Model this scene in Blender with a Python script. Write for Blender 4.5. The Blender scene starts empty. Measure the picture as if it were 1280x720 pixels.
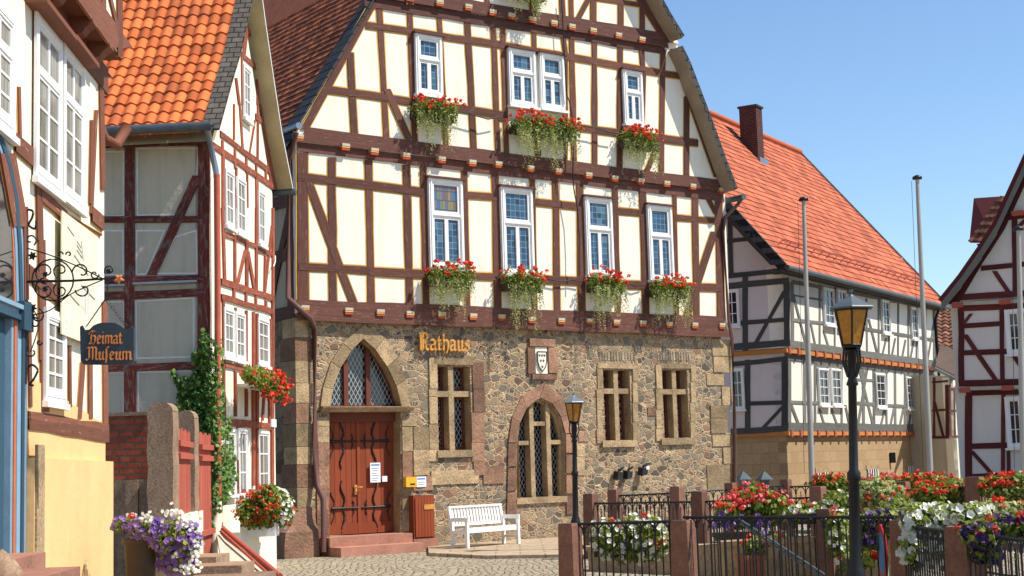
import bpy, math, random
from math import sin, cos, tan, radians, pi, hypot
from mathutils import Vector, Matrix
from mathutils.geometry import tessellate_polygon
random.seed(7)
scn = bpy.context.scene
COL = scn.collection
# ------------------------------------------------------------------ camera
F_PX, PITCH, ROLL, EYE = 1900.0, radians(6.61), radians(1.74), 1.68
cam_data = bpy.data.cameras.new('camera'); cam = bpy.data.objects.new('camera', cam_data); COL.objects.link(cam)
cam_data.sensor_width = 36; cam_data.lens = 36*F_PX/1280; cam_data.clip_end = 3000; cam_data.clip_start = .1
_fw = Vector((0, cos(PITCH), sin(PITCH))); _up = Vector((0, -sin(PITCH), cos(PITCH))); _rt = Vector((1, 0, 0))
_r2 = _rt*cos(ROLL) - _up*sin(ROLL); _u2 = _up*cos(ROLL) + _rt*sin(ROLL)
M = Matrix((( _r2.x, _u2.x, -_fw.x), (_r2.y, _u2.y, -_fw.y), (_r2.z, _u2.z, -_fw.z))).to_4x4(); M.translation = Vector((0, 0, EYE))
cam.matrix_world = M; scn.camera = cam
# ------------------------------------------------------------------ sky and sun
SUN_HEAD, SUN_EL = radians(101), radians(54)          # heading clockwise from +Y
w = bpy.data.worlds.new("World"); scn.world = w; w.use_nodes = True
nt = w.node_tree; nt.nodes.clear()
sky = nt.nodes.new('ShaderNodeTexSky'); sky.sky_type = 'NISHITA'; sky.sun_disc = False
sky.sun_elevation = SUN_EL; sky.sun_rotation = SUN_HEAD; sky.air_density = 1.0; sky.dust_density = .15; sky.ozone_density = 3.5
bg = nt.nodes.new('ShaderNodeBackground'); bg.inputs[1].default_value = .13
out = nt.nodes.new('ShaderNodeOutputWorld'); hs = nt.nodes.new('ShaderNodeHueSaturation'); hs.inputs['Saturation'].default_value = 1.05; hs.inputs['Value'].default_value = 1.0
nt.links.new(sky.outputs[0], hs.inputs['Color']); nt.links.new(hs.outputs[0], bg.inputs[0]); nt.links.new(bg.outputs[0], out.inputs[0])
sd = bpy.data.lights.new('sun', 'SUN'); sd.energy = 5.0; sd.angle = radians(.5); sd.color = (1, .93, .82)
sun = bpy.data.objects.new('sun', sd); COL.objects.link(sun); sun.location = (20, -10, 40)
_s = Vector((sin(SUN_HEAD)*cos(SUN_EL), cos(SUN_HEAD)*cos(SUN_EL), sin(SUN_EL)))
sun.rotation_euler = _s.to_track_quat('Z', 'Y').to_euler()
scn.view_settings.view_transform = 'Standard'; scn.view_settings.look = 'None'; scn.view_settings.exposure = .45; scn.view_settings.gamma = 1

# ------------------------------------------------------------------ measuring: photo pixel -> point on a wall plane or on level ground
def ray(px, py):
    a = (px-640)/F_PX; b = -(py-360)/F_PX
    return (_r2*a + _u2*b + _fw)
class Plane:
    def __init__(s, px, depth, head, py=588, base=None):
        if base is None:
            r = ray(px, py); s.o = Vector((r.x/r.y*depth, depth, 0))
        else: s.o = Vector((base[0], base[1], 0))
        h = radians(head); s.head = h
        s.d = Vector((sin(h), cos(h), 0)); s.n = Vector((cos(h), -sin(h), 0))
    def uz(s, px, py, out=0):
        r = ray(px, py); o = s.o + s.n*out
        t = (o.dot(s.n))/(r.dot(s.n)); p = r*t
        return ((p-o).dot(s.d), EYE + p.z)
    def W(s, u, z, out=0): return s.o + s.d*u + s.n*out + Vector((0, 0, z))
    def at(s, px, py, out=0):
        u, z = s.uz(px, py, out); return s.W(u, z, out)
def ground(px, py, z=0):
    r = ray(px, py); t = (z-EYE)/r.z; p = r*t; return Vector((p.x, p.y, z))
def atY(px, py, Y):
    r = ray(px, py); t = Y/r.y; return Vector((r.x*t, Y, EYE + r.z*t))
def pxm(Y): return F_PX/Y

# ------------------------------------------------------------------ objects
def tag(o, label, cat, group=None, kind=None):
    if label: o['label'] = label
    if cat: o['category'] = cat
    if group: o['group'] = group
    if kind or cat: o['kind'] = kind or 'thing'
    return o
def thing(name, loc, rz, label, cat, group=None):
    o = bpy.data.objects.new(name, None); COL.objects.link(o); o.empty_display_size = .3
    o.location = loc; o.rotation_euler = (0, 0, rz); return tag(o, label, cat, group)
def root_of(o):
    while o.parent: o = o.parent
    return o
def mat_of(r):
    return Matrix.Translation(r.location) @ Matrix.Rotation(r.rotation_euler.z, 4, 'Z')
def copy_tree(o, parent=None):
    c = o.copy(); COL.objects.link(c)
    if parent: c.parent = parent
    for ch in [x for x in COL.objects if x.parent == o]: copy_tree(ch, c)
    return c
class MB:
    """collects faces in world coordinates; build() links them as one mesh in the frame of the parent thing"""
    def __init__(s): s.v = []; s.f = []; s.m = []; s.t = []; s.uv = []; s.sm = []
    def face(s, pts, mi=0, tint=.5, uv=None, smooth=False):
        b = len(s.v); s.v += [Vector(p) for p in pts]; s.f.append(list(range(b, b+len(pts)))); s.m.append(mi); s.t.append(tint)
        s.uv.append(uv if uv else [(0, 0)]*len(pts)); s.sm.append(smooth)
    def grid(s, rows, mi=0, tint=.5, smooth=True, close=False):
        b = len(s.v); n = len(rows[0])
        for r in rows: s.v += [Vector(p) for p in r]
        for i in range(len(rows)-1):
            for j in range(n-1 + (1 if close else 0)):
                k = (j+1) % n
                s.f.append([b+i*n+j, b+i*n+k, b+(i+1)*n+k, b+(i+1)*n+j]); s.m.append(mi); s.t.append(tint); s.sm.append(smooth)
                s.uv.append([(0, 0)]*4)
    def box(s, o, ax, ay, az, mi=0, tint=.5):
        o = Vector(o); p = [o, o+ax, o+ax+ay, o+ay]; q = [x+az for x in p]
        for f in ([p[3], p[2], p[1], p[0]], q, [p[0], p[1], q[1], q[0]], [p[1], p[2], q[2], q[1]], [p[2], p[3], q[3], q[2]], [p[3], p[0], q[0], q[3]]):
            s.face(f, mi, tint)
    def cbox(s, c, sx, sy, sz, rz=0, mi=0, tint=.5):
        a = Vector((cos(rz), sin(rz), 0))*sx; b = Vector((-sin(rz), cos(rz), 0))*sy; d = Vector((0, 0, sz))
        s.box(Vector(c)-a/2-b/2, a, b, d, mi, tint)
    def prism(s, pts, vec, mi=0, tint=.5, back=True, uv=None, side_mi=None):
        vec = Vector(vec); pts = [Vector(p) for p in pts]; q = [p+vec for p in pts]; n = len(pts)
        s.face(q, mi, tint, uv)
        if back: s.face(pts[::-1], mi, tint)
        for i in range(n):
            j = (i+1) % n; s.face([pts[i], pts[j], q[j], q[i]], mi if side_mi is None else side_mi, tint)
    def tube(s, pts, r, n=8, mi=0, tint=.5, caps=True):
        pts = [Vector(p) for p in pts]; rows = []; k = len(pts)
        rr = r if isinstance(r, (list, tuple)) else [r]*k
        t0 = (pts[1]-pts[0]).normalized(); ref = Vector((0, 0, 1)) if abs(t0.z) < .9 else Vector((1, 0, 0))
        for i, p in enumerate(pts):
            t = (pts[min(i+1, k-1)]-pts[max(i-1, 0)]).normalized()
            a = t.cross(ref)
            if a.length < 1e-4: a = t.cross(Vector((.3, .9, .1)))
            a.normalize(); b = t.cross(a)
            rows.append([p+(a*cos(2*pi*j/n)+b*sin(2*pi*j/n))*rr[i] for j in range(n)])
        s.grid(rows, mi, tint, True, True)
        if caps: s.face(rows[0][::-1], mi, tint); s.face(rows[-1], mi, tint)
    def lathe(s, c, prof, n=16, mi=0, tint=.5, smooth=True, ph=0):
        c = Vector(c)
        s.grid([[c+Vector((r*cos(2*pi*j/n+ph), r*sin(2*pi*j/n+ph), z)) for j in range(n)] for r, z in prof], mi, tint, smooth, True)
    def build(s, name, mats, parent=None, loc=None):
        me = bpy.data.meshes.new(name)
        if not isinstance(mats, (list, tuple)): mats = [mats]
        if parent is not None: inv = mat_of(root_of(parent)).inverted()
        else:
            if loc is None:
                n = max(1, len(s.v)); loc = Vector((sum(v.x for v in s.v)/n, sum(v.y for v in s.v)/n, min((v.z for v in s.v), default=0)))
            inv = Matrix.Translation(loc).inverted()
        me.from_pydata([tuple(inv @ v) for v in s.v], [], s.f)
        for m in mats: me.materials.append(m)
        me.polygons.foreach_set('material_index', s.m); me.polygons.foreach_set('use_smooth', s.sm)
        ca = me.color_attributes.new('tint', 'FLOAT_COLOR', 'CORNER'); buf = []
        for f, t in zip(s.f, s.t): buf += [t, t, t, 1]*len(f)
        ca.data.foreach_set('color', buf)
        ul = me.uv_layers.new(name='UVMap'); ub = []
        for u in s.uv:
            for a in u: ub += [a[0], a[1]]
        ul.data.foreach_set('uv', ub)
        me.update()
        o = bpy.data.objects.new(name, me); COL.objects.link(o)
        if parent is not None: o.parent = parent
        else: o.location = loc
        return o

# ------------------------------------------------------------------ materials
class NT:
    def __init__(s, name):
        s.m = bpy.data.materials.new(name); s.m.use_nodes = True; s.t = s.m.node_tree; s.t.nodes.clear()
        s.o = s.n('ShaderNodeOutputMaterial'); s.p = s.n('ShaderNodeBsdfPrincipled'); s.l(s.p.outputs[0], s.o.inputs[0])
    def n(s, t, **k):
        x = s.t.nodes.new(t)
        for a, b in k.items(): setattr(x, a, b)
        return x
    def l(s, a, b): s.t.links.new(a, b)
    def set(s, inp, v):
        if hasattr(v, 'is_output'): s.l(v, inp)
        else: inp.default_value = v
    def math(s, op, a, b=0, c=0):
        x = s.n('ShaderNodeMath', operation=op); s.set(x.inputs[0], a); s.set(x.inputs[1], b); s.set(x.inputs[2], c); return x.outputs[0]
    def mix(s, f, a, b, bt='MIX'):
        x = s.n('ShaderNodeMix', data_type='RGBA', blend_type=bt); s.set(x.inputs[0], f)
        s.set(x.inputs[6], a if hasattr(a, 'is_output') else (*a, 1)); s.set(x.inputs[7], b if hasattr(b, 'is_output') else (*b, 1)); return x.outputs[2]
    def coord(s, which='Object', sc=(1, 1, 1), rot=(0, 0, 0)):
        c = s.n('ShaderNodeTexCoord'); mp = s.n('ShaderNodeMapping'); mp.inputs['Scale'].default_value = sc; mp.inputs['Rotation'].default_value = rot
        s.l(c.outputs[which], mp.inputs[0]); return mp.outputs[0]
    def noise(s, v, scale, detail=4, rough=.55):
        x = s.n('ShaderNodeTexNoise'); s.l(v, x.inputs['Vector']); x.inputs['Scale'].default_value = scale; x.inputs['Detail'].default_value = detail; x.inputs['Roughness'].default_value = rough
        return x.outputs['Fac']
    def ramp(s, v, stops):
        x = s.n('ShaderNodeValToRGB'); s.l(v, x.inputs[0]); e = x.color_ramp.elements
        while len(e) < len(stops): e.new(.5)
        for k, (p, c) in zip(e, stops): k.position = p; k.color = (*c, 1) if len(c) == 3 else c
        return x.outputs[0]
    def rng(s, v, a, b, c, d):
        x = s.n('ShaderNodeMapRange'); s.l(v, x.inputs[0])
        for i, q in enumerate((a, b, c, d)): x.inputs[i+1].default_value = q
        return x.outputs[0]
    def tint(s):
        a = s.n('ShaderNodeAttribute', attribute_name='tint'); return a.outputs['Fac']
    def bump(s, h, strength=.3, dist=.01):
        b = s.n('ShaderNodeBump'); b.inputs['Strength'].default_value = strength; b.inputs['Distance'].default_value = dist; s.l(h, b.inputs['Height']); s.l(b.outputs[0], s.p.inputs['Normal'])
    def fin(s, col, rough=.8, metal=0, spec=.3):
        s.set(s.p.inputs['Base Color'], col if hasattr(col, 'is_output') else (*col, 1)); s.set(s.p.inputs['Roughness'], rough); s.p.inputs['Metallic'].default_value = metal
        s.p.inputs['Specular IOR Level'].default_value = spec; return s.m
def k(c, f): return tuple(min(1, x*f) for x in c)
def simple(name, c, rough=.8, var=.18, scale=4, bump=.25, bs=40, dist=.006, tint=.25, metal=0, spec=.3, fine=.08):
    t = NT(name); v = t.coord()
    n1 = t.noise(v, scale, 5, .6); n2 = t.noise(v, scale*9, 4, .65)
    col = t.mix(t.rng(n1, .3, .7, 0, 1), k(c, 1-var), k(c, 1+var))
    col = t.mix(1, col, t.ramp(n2, [(.25, (1-fine*1.6,)*3), (.75, (1+fine,)*3)]), 'MULTIPLY')
    tt = t.rng(t.tint(), 0, 1, 1-tint, 1+tint); cmb = t.n('ShaderNodeCombineColor')
    for i in range(3): t.l(tt, cmb.inputs[i])
    col = t.mix(1, col, cmb.outputs[0], 'MULTIPLY')
    t.bump(t.noise(v, bs, 3), bump, dist)
    return t.fin(col, rough, metal, spec)
def wood(name, c, worn=None, wornamt=.5, var=.25, rough=.75):
    """painted timber: grain along the UV u direction, per-beam tint, worn flakes"""
    t = NT(name); uv = t.coord('UV', (1.2, 26, 1)); ob = t.coord()
    g = t.noise(uv, 1.0, 5, .65); big = t.noise(ob, 1.3, 4)
    col = t.mix(t.rng(g, .3, .72, 0, 1), k(c, 1-var), k(c, 1+var))
    col = t.mix(t.rng(big, .35, .7, 0, .35), col, k(c, .65))
    if worn:
        wn = t.noise(t.coord('UV', (3, 14, 1)), 1.6, 6, .75)
        col = t.mix(t.rng(wn, .5+.12*(1-wornamt), .56+.12*(1-wornamt), 0, .85), col, worn)
    # dark drying cracks along the grain
    cr = t.noise(t.coord('UV', (.7, 40, 1)), 1.0, 2, .5)
    col = t.mix(t.rng(cr, .66, .7, 0, .8), col, k(c, .3))
    tt = t.rng(t.tint(), 0, 1, .8, 1.2); cmb = t.n('ShaderNodeCombineColor')
    for i in range(3): t.l(tt, cmb.inputs[i])
    col = t.mix(1, col, cmb.outputs[0], 'MULTIPLY')
    t.bump(g, .5, .008); return t.fin(col, rough, 0, .25)
def plaster(name, c, dirt=(.45, .40, .30), amt=.35, rough=.9, bump=.45):
    t = NT(name); v = t.coord(); n1 = t.noise(v, .9, 5, .6); n2 = t.noise(t.coord('Object', (3.5, 3.5, .5)), 1.2, 5, .65); n3 = t.noise(v, 12, 4)
    col = t.mix(t.rng(n1, .35, .7, 0, 1), k(c, .95), k(c, 1.04))
    col = t.mix(t.rng(n2, .5, .82, 0, amt), col, dirt)
    col = t.mix(t.rng(n3, .55, .8, 0, amt*.4), col, k(c, .82))
    h = t.math('ADD', t.noise(v, 2.5, 3), t.math('MULTIPLY', n3, .25)); t.bump(h, bump, .03); return t.fin(col, rough, 0, .15)

def rubble(name, scale=5.2, mortar=(.56, .41, .25), stones=None, mw=.042, sq=(1, 1, 1.35)):
    t = NT(name); v = t.coord('Object', sq)
    nn = t.n('ShaderNodeTexNoise'); t.l(v, nn.inputs['Vector']); nn.inputs['Scale'].default_value = 2.2; nn.inputs['Detail'].default_value = 5
    va = t.n('ShaderNodeVectorMath', operation='MULTIPLY_ADD'); t.l(nn.outputs['Color'], va.inputs[0]); va.inputs[1].default_value = (.16, .16, .16); t.l(v, va.inputs[2])
    a = t.n('ShaderNodeTexVoronoi', feature='F1'); a.inputs['Scale'].default_value = scale; t.l(va.outputs[0], a.inputs['Vector'])
    e = t.n('ShaderNodeTexVoronoi', feature='DISTANCE_TO_EDGE'); e.inputs['Scale'].default_value = scale; t.l(va.outputs[0], e.inputs['Vector'])
    a2 = t.n('ShaderNodeTexVoronoi', feature='F1'); a2.inputs['Scale'].default_value = scale*1.8; t.l(va.outputs[0], a2.inputs['Vector'])
    e2 = t.n('ShaderNodeTexVoronoi', feature='DISTANCE_TO_EDGE'); e2.inputs['Scale'].default_value = scale*1.8; t.l(va.outputs[0], e2.inputs['Vector'])
    sep = t.n('ShaderNodeSeparateColor'); t.l(a.outputs['Color'], sep.inputs[0]); sep2 = t.n('ShaderNodeSeparateColor'); t.l(a2.outputs['Color'], sep2.inputs[0])
    stones = stones or [(0, (.075, .067, .055)), (.2, (.17, .145, .11)), (.36, (.25, .185, .115)), (.5, (.11, .10, .085)), (.66, (.19, .165, .125)), (.78, (.33, .24, .14)), (.9, (.21, .12, .08)), (1, (.06, .056, .05))]
    small = t.math('GREATER_THAN', sep.outputs[1], .42)          # some cells break up into small stones
    val = t.mix(small, sep.outputs[0], sep2.outputs[0])
    sepv = t.n('ShaderNodeSeparateColor'); t.l(val, sepv.inputs[0])
    cs = t.ramp(sepv.outputs[0], stones)
    for x in t.t.nodes:
        if x.type == 'VALTORGB': x.color_ramp.interpolation = 'LINEAR'
    fn = t.noise(v, 14, 5, .7)
    cs = t.mix(t.rng(fn, .3, .75, 0, .6), cs, t.mix(1, cs, (1.7, 1.6, 1.5), 'MULTIPLY'))
    wn = t.noise(v, 5, 3)
    w1 = t.rng(wn, .3, .7, mw*.5, mw*1.9)
    m1 = t.math('LESS_THAN', e.outputs[0], w1)
    m2 = t.math('MULTIPLY', small, t.math('LESS_THAN', e2.outputs[0], t.math('MULTIPLY', w1, 1.1)))
    mk = t.math('MAXIMUM', m1, m2)
    mc = t.mix(t.rng(t.noise(v, 1.1, 5), .35, .7, 0, 1), k(mortar, .72), k(mortar, 1.15))
    mc = t.mix(t.rng(fn, .35, .7, 0, .5), mc, k(mortar, .6))
    col = t.mix(mk, cs, mc)
    hh = t.math('MINIMUM', t.math('MULTIPLY', e.outputs[0], 6), .5); hh = t.math('ADD', hh, t.math('MULTIPLY', fn, .45))
    t.bump(hh, .9, .035); return t.fin(col, .9, 0, .15)
def bricks(name, c1, c2, mortar, bw, bh, mortar_size=.02, axes='xz', bump=.6, off=.5, var=.3, warp=.15):
    t = NT(name); c = t.n('ShaderNodeTexCoord'); sx = t.n('ShaderNodeSeparateXYZ'); t.l(c.outputs['Object'], sx.inputs[0])
    cb = t.n('ShaderNodeCombineXYZ'); t.l(sx.outputs['XYZ'.index(axes[0].upper())], cb.inputs[0]); t.l(sx.outputs['XYZ'.index(axes[1].upper())], cb.inputs[1])
    nn = t.n('ShaderNodeTexNoise'); t.l(c.outputs['Object'], nn.inputs['Vector']); nn.inputs['Scale'].default_value = 3
    va = t.n('ShaderNodeVectorMath', operation='MULTIPLY_ADD'); t.l(nn.outputs['Color'], va.inputs[0]); va.inputs[1].default_value = (bh*warp,)*3; t.l(cb.outputs[0], va.inputs[2])
    b = t.n('ShaderNodeTexBrick'); t.l(va.outputs[0], b.inputs['Vector']); b.offset = off
    b.inputs['Color1'].default_value = (*c1, 1); b.inputs['Color2'].default_value = (*c2, 1); b.inputs['Mortar'].default_value = (*mortar, 1)
    b.inputs['Scale'].default_value = 1; b.inputs['Brick Width'].default_value = bw; b.inputs['Row Height'].default_value = bh; b.inputs['Mortar Size'].default_value = mortar_size; b.inputs['Mortar Smooth'].default_value = .2
    n = t.noise(c.outputs['Object'], 7, 5, .7)
    col = t.mix(t.rng(n, .3, .75, 0, 1), t.mix(1, b.outputs[0], (1-var,)*3, 'MULTIPLY'), t.mix(1, b.outputs[0], (1+var,)*3, 'MULTIPLY'))
    t.bump(t.math('ADD', t.math('MULTIPLY', b.outputs['Fac'], -1), t.math('MULTIPLY', n, .4)), bump, .02); return t.fin(col, .88, 0, .15)
def leaded(name, ax, cw, ch, lw, diamond, glass, lead, rough=.12, multi=None, spec=.6):
    t = NT(name); c = t.n('ShaderNodeTexCoord'); sx = t.n('ShaderNodeSeparateXYZ'); t.l(c.outputs['Object'], sx.inputs[0])
    x = sx.outputs['XYZ'.index(ax[0].upper())]; z = sx.outputs['XYZ'.index(ax[1].upper())]
    a = t.math('DIVIDE', x, cw); b = t.math('DIVIDE', z, ch)
    if diamond: a, b = t.math('ADD', a, b), t.math('SUBTRACT', a, b)
    def line(q): return t.math('LESS_THAN', t.math('ABSOLUTE', t.math('SUBTRACT', t.math('FRACT', q), .5)), lw)
    mk = t.math('MAXIMUM', line(a), line(b))
    cell = t.n('ShaderNodeCombineXYZ'); t.l(t.math('ROUND', a), cell.inputs[0]); t.l(t.math('ROUND', b), cell.inputs[1])
    wn = t.n('ShaderNodeTexWhiteNoise'); t.l(cell.outputs[0], wn.inputs['Vector'])
    sp = t.n('ShaderNodeSeparateColor'); t.l(wn.outputs['Color'], sp.inputs[0])
    gc = t.ramp(sp.outputs[0], multi or [(0, k(glass, .6)), (1, k(glass, 1.4))])
    col = t.mix(mk, gc, lead)
    t.set(t.p.inputs['Roughness'], rough)
    # each pane is tipped a little, so each reflects another bit of sky
    wob = t.noise(c.outputs['Object'], 5, 2); t.bump(t.math('ADD', t.math('MULTIPLY', sp.outputs[1], .25), wob), .25, .02)
    return t.fin(col, t.mix(mk, (rough,)*3, (.7,)*3), 0, spec)

MT = {}
MT['brown'] = wood('brown painted timber', (.118, .047, .034), (.2, .12, .09), .45)
MT['redwood'] = wood('red painted timber', (.27, .065, .035), (.30, .17, .11), .8)
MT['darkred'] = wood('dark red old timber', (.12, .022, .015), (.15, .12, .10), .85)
MT['gbrown'] = wood('red brown timber', (.20, .075, .045), (.45, .33, .22), .2)
MT['grey'] = wood('grey painted timber', (.16, .16, .145), (.26, .24, .2), .4)
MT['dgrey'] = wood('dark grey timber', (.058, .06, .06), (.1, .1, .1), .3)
MT['wine'] = wood('dark wine timber', (.10, .02, .02), None)
MT['cream'] = plaster('cream plaster', (.81, .765, .65), (.52, .43, .30), .42)
MT['cream2'] = plaster('warm white plaster', (.80, .74, .60), (.5, .42, .28), .35)
MT['whitewall'] = plaster('white plaster', (.78, .75, .66), (.5, .44, .34), .25)
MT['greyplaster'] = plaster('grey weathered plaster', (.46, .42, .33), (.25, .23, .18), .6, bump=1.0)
MT['rbplaster'] = plaster('cool white plaster', (.66, .64, .60), (.4, .37, .33), .2)
MT['ffplaster'] = plaster('lilac white plaster', (.58, .54, .54), (.4, .38, .38), .2)
MT['yellow'] = plaster('yellow plaster', (.80, .50, .235), (.55, .36, .17), .35)
MT['ochre'] = simple('ochre trim paint', (.66, .36, .05), .8, .12, 6, .1)
MT['greyline'] = simple('pale grey trim paint', (.62, .62, .58), .8, .1, 6, .1)
MT['white'] = simple('white window paint', (.80, .80, .78), .45, .05, 5, .08, tint=.06, fine=.03)
MT['rubble'] = rubble('rubble stone masonry')
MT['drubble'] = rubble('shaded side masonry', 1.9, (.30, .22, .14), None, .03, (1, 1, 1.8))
MT['sand'] = simple('sandstone', (.37, .265, .15), .9, .32, 2.6, .8, 24, .02, .35, fine=.28)
MT['pinksand'] = simple('red sandstone', (.27, .15, .095), .9, .32, 2.6, .8, 24, .02, .35, fine=.28)
MT['redstep'] = simple('red sandstone steps', (.34, .16, .11), .85, .18, 3, .4, 30, .01, fine=.15)
MT['poststone'] = simple('red sandstone posts', (.19, .092, .062), .88, .22, 4, .5, 40, .012, .25, fine=.2)
MT['grangate'] = simple('weathered gate stone', (.30, .20, .13), .92, .25, 3, .5, 34, .012, .2, fine=.3)
MT['door'] = wood('red stained door boards', (.26, .055, .02), (.17, .045, .025), .3)
MT['iron'] = simple('black iron', (.012, .013, .016), .42, .2, 8, .2, spec=.35)
MT['darkmetal'] = simple('black painted cast iron', (.009, .010, .011), .42, .2, 8, .25, spec=.3)
MT['lead'] = simple('zinc sheet', (.24, .28, .33), .35, .15, 5, .1, metal=.6)
MT['zinc'] = simple('aged zinc gutter', (.10, .12, .13), .45, .2, 5, .1, metal=.4)
MT['pipebrown'] = simple('brown drainpipe', (.13, .055, .045), .45, .12, 4, .1, spec=.5)
MT['pipered'] = simple('red drainpipe', (.45, .10, .05), .5, .15, 4, .1, spec=.4)
MT['slate'] = bricks('slate verge shingles', (.10, .088, .075), (.14, .12, .10), (.03, .027, .024), .2, .11, .012, 'yz', .6)
MT['slateTH'] = bricks('dark slate verge', (.05, .052, .055), (.075, .075, .075), (.015, .015, .015), .25, .2, .014, 'xz', .5)
MT['soffit'] = simple('cream soffit boards', (.42, .35, .20), .7, .1, 3, .2)
MT['soffitTH'] = simple('beige soffit boards', (.30, .235, .16), .7, .15, 3, .2)
MT['poleMetal'] = simple('pale aluminium pole', (.40, .385, .35), .4, .06, 3, .05, metal=.2)
MT['benchwhite'] = simple('white bench paint', (.82, .81, .78), .5, .04, 5, .08, fine=.03, tint=.05)
MT['brick'] = bricks('red brick wall', (.40, .09, .045), (.30, .06, .035), (.16, .10, .07), .21, .085, .014, 'yz', .9)
MT['chimney'] = bricks('dark chimney brick', (.16, .05, .035), (.11, .035, .028), (.20, .14, .11), .24, .085, .014, 'xz', .6)
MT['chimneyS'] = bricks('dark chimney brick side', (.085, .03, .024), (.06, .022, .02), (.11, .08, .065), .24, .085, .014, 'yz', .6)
MT['ashlar'] = bricks('tan ashlar', (.34, .23, .125), (.40, .28, .16), (.28, .19, .105), .62, .36, .012, 'xz', .25, .5, .14, .04)
MT['ashlarS'] = bricks('tan ashlar side', (.34, .23, .125), (.40, .28, .16), (.28, .19, .105), .62, .36, .012, 'yz', .25, .5, .14, .04)
def tile_mat(name, c, dirt, amt=.4, tint=.3):
    t = NT(name); v = t.coord(); n = t.noise(v, 1.6, 6, .7); n2 = t.noise(v, 18, 4, .7)
    tt = t.tint(); col = t.mix(tt, k(c, 1-tint), k(c, 1+tint))
    col = t.mix(t.rng(n, .48, .75, 0, amt), col, dirt); col = t.mix(t.rng(n2, .55, .8, 0, amt*.6), col, dirt)
    t.bump(n2, .4, .008); return t.fin(col, .85, 0, .15)
MT['pantile'] = tile_mat('orange pantiles', (.58, .145, .045), (.24, .08, .045), .6, .38)
MT['oldtile'] = tile_mat('old red roof tiles', (.34, .105, .05), (.07, .045, .035), .7, .5)
MT['flattile'] = tile_mat('red flat tiles', (.44, .125, .065), (.24, .08, .055), .6, .32)
MT['darktile'] = tile_mat('dark patchy tiles', (.20, .09, .06), (.05, .035, .03), .6, .5)
MT['brownroof'] = tile_mat('brown shingles', (.16, .12, .095), (.1, .08, .06), .5, .2)
MT['glassTH'] = leaded('leaded town hall glass', 'xz', .13, .135, .04, False, (.035, .085, .16), (.18, .25, .31), .1, [(0, (.012, .03, .055)), (.45, (.025, .075, .15)), (.8, (.04, .11, .15)), (1, (.09, .15, .22))])
MT['glassST'] = leaded('stained glass', 'xz', .07, .20, .06, False, (.1, .1, .1), (.05, .06, .07), .15, [(0, (.04, .14, .32)), (.25, (.22, .07, .05)), (.5, (.08, .2, .12)), (.75, (.30, .2, .06)), (1, (.05, .1, .3))])
MT['lattice'] = leaded('diamond leaded glass', 'xz', .10, .17, .075, True, (.010, .012, .016), (.34, .36, .37), .15)
t = NT('dark window glass'); MT['glass'] = t.fin((.02, .024, .03), .06, 0, .7)
t = NT('curtained window glass'); v = t.coord('Object', (22, 22, 1)); nn = t.noise(v, 1, 2); MT['glassG'] = t.fin(t.mix(t.rng(nn, .35, .65, 0, 1), (.13, .13, .11), (.30, .29, .25)), .12, 0, .7)
t = NT('amber lantern glass'); v = t.coord(); nn = t.noise(v, 22, 4, .7); t.bump(nn, .6, .01); t.p.inputs['Transmission Weight'].default_value = .15; MT['amber'] = t.fin(t.mix(t.rng(nn, .3, .7, 0, 1), (.34, .13, .008), (.52, .23, .02)), .25, 0, .5)
MT['gold'] = simple('gilded letters', (.62, .30, .07), .5, .1, 8, .1, metal=.15)
MT['copper'] = simple('copper coloured letters', (.60, .22, .07), .5, .12, 8, .1)
MT['signblue'] = simple('dark blue grey sign board', (.03, .045, .065), .45, .25, 7, .2)
MT['bluedoor'] = wood('blue grey painted door', (.035, .085, .13), (.05, .10, .14), .1)
MT['bluelight'] = simple('pale blue painted moulding', (.22, .35, .46), .5, .1, 5, .1)
MT['orangeline'] = simple('orange painted bead', (.60, .18, .08), .6, .1, 5, .1)
MT['paper'] = simple('white paper notice', (.82, .84, .86), .7, .03, 5, .02)
MT['bluepaint'] = simple('blue print', (.08, .25, .55), .6, .05, 5, .02)
MT['yellowbox'] = simple('yellow mailbox', (.72, .42, .03), .45, .06, 5, .05)
MT['joistwhite'] = simple('white joist paint', (.50, .46, .37), .7, .08)
MT['joistyellow'] = simple('yellow joist paint', (.72, .42, .10), .7, .08)
MT['joistred'] = simple('red joist paint', (.42, .07, .04), .7, .08)
MT['orangejoist'] = simple('orange painted jetty moulding', (.48, .19, .045), .7, .12)
MT['terracotta'] = simple('terracotta', (.42, .14, .07), .8, .12)
MT['potbrown'] = simple('brown plastic pot', (.065, .048, .036), .6, .1)
MT['leadedbox'] = simple('dark window box', (.05, .035, .03), .7, .1)
MT['stem'] = simple('green stems', (.12, .16, .04), .8, .2)
def leafmat(name, a, b, tr=.25):
    t = NT(name); col = t.mix(t.tint(), a, b); t.p.inputs['Subsurface Weight'].default_value = 0
    tl = t.n('ShaderNodeBsdfTranslucent'); t.l(col, tl.inputs[0]); mx = t.n('ShaderNodeMixShader'); mx.inputs[0].default_value = tr
    t.fin(col, .5, 0, .3); t.l(t.p.outputs[0], mx.inputs[1]); t.l(tl.outputs[0], mx.inputs[2]); t.l(mx.outputs[0], t.o.inputs[0]); return t.m
MT['leaf'] = leafmat('geranium leaves', (.06, .12, .015), (.36, .40, .06), .35)
MT['leafpale'] = leafmat('trailing pale leaves', (.22, .27, .07), (.55, .58, .25), .35)
MT['ivy'] = leafmat('ivy leaves', (.02, .07, .012), (.17, .30, .05))
MT['red'] = leafmat('red blossoms', (.55, .015, .01), (.85, .10, .03), .3)
MT['pink'] = leafmat('coral blossoms', (.75, .10, .10), (.85, .25, .25), .3)
MT['whitefl'] = leafmat('white blossoms', (.72, .72, .62), (.86, .86, .78), .3)
MT['purple'] = leafmat('violet blossoms', (.12, .05, .28), (.38, .22, .55), .3)
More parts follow.
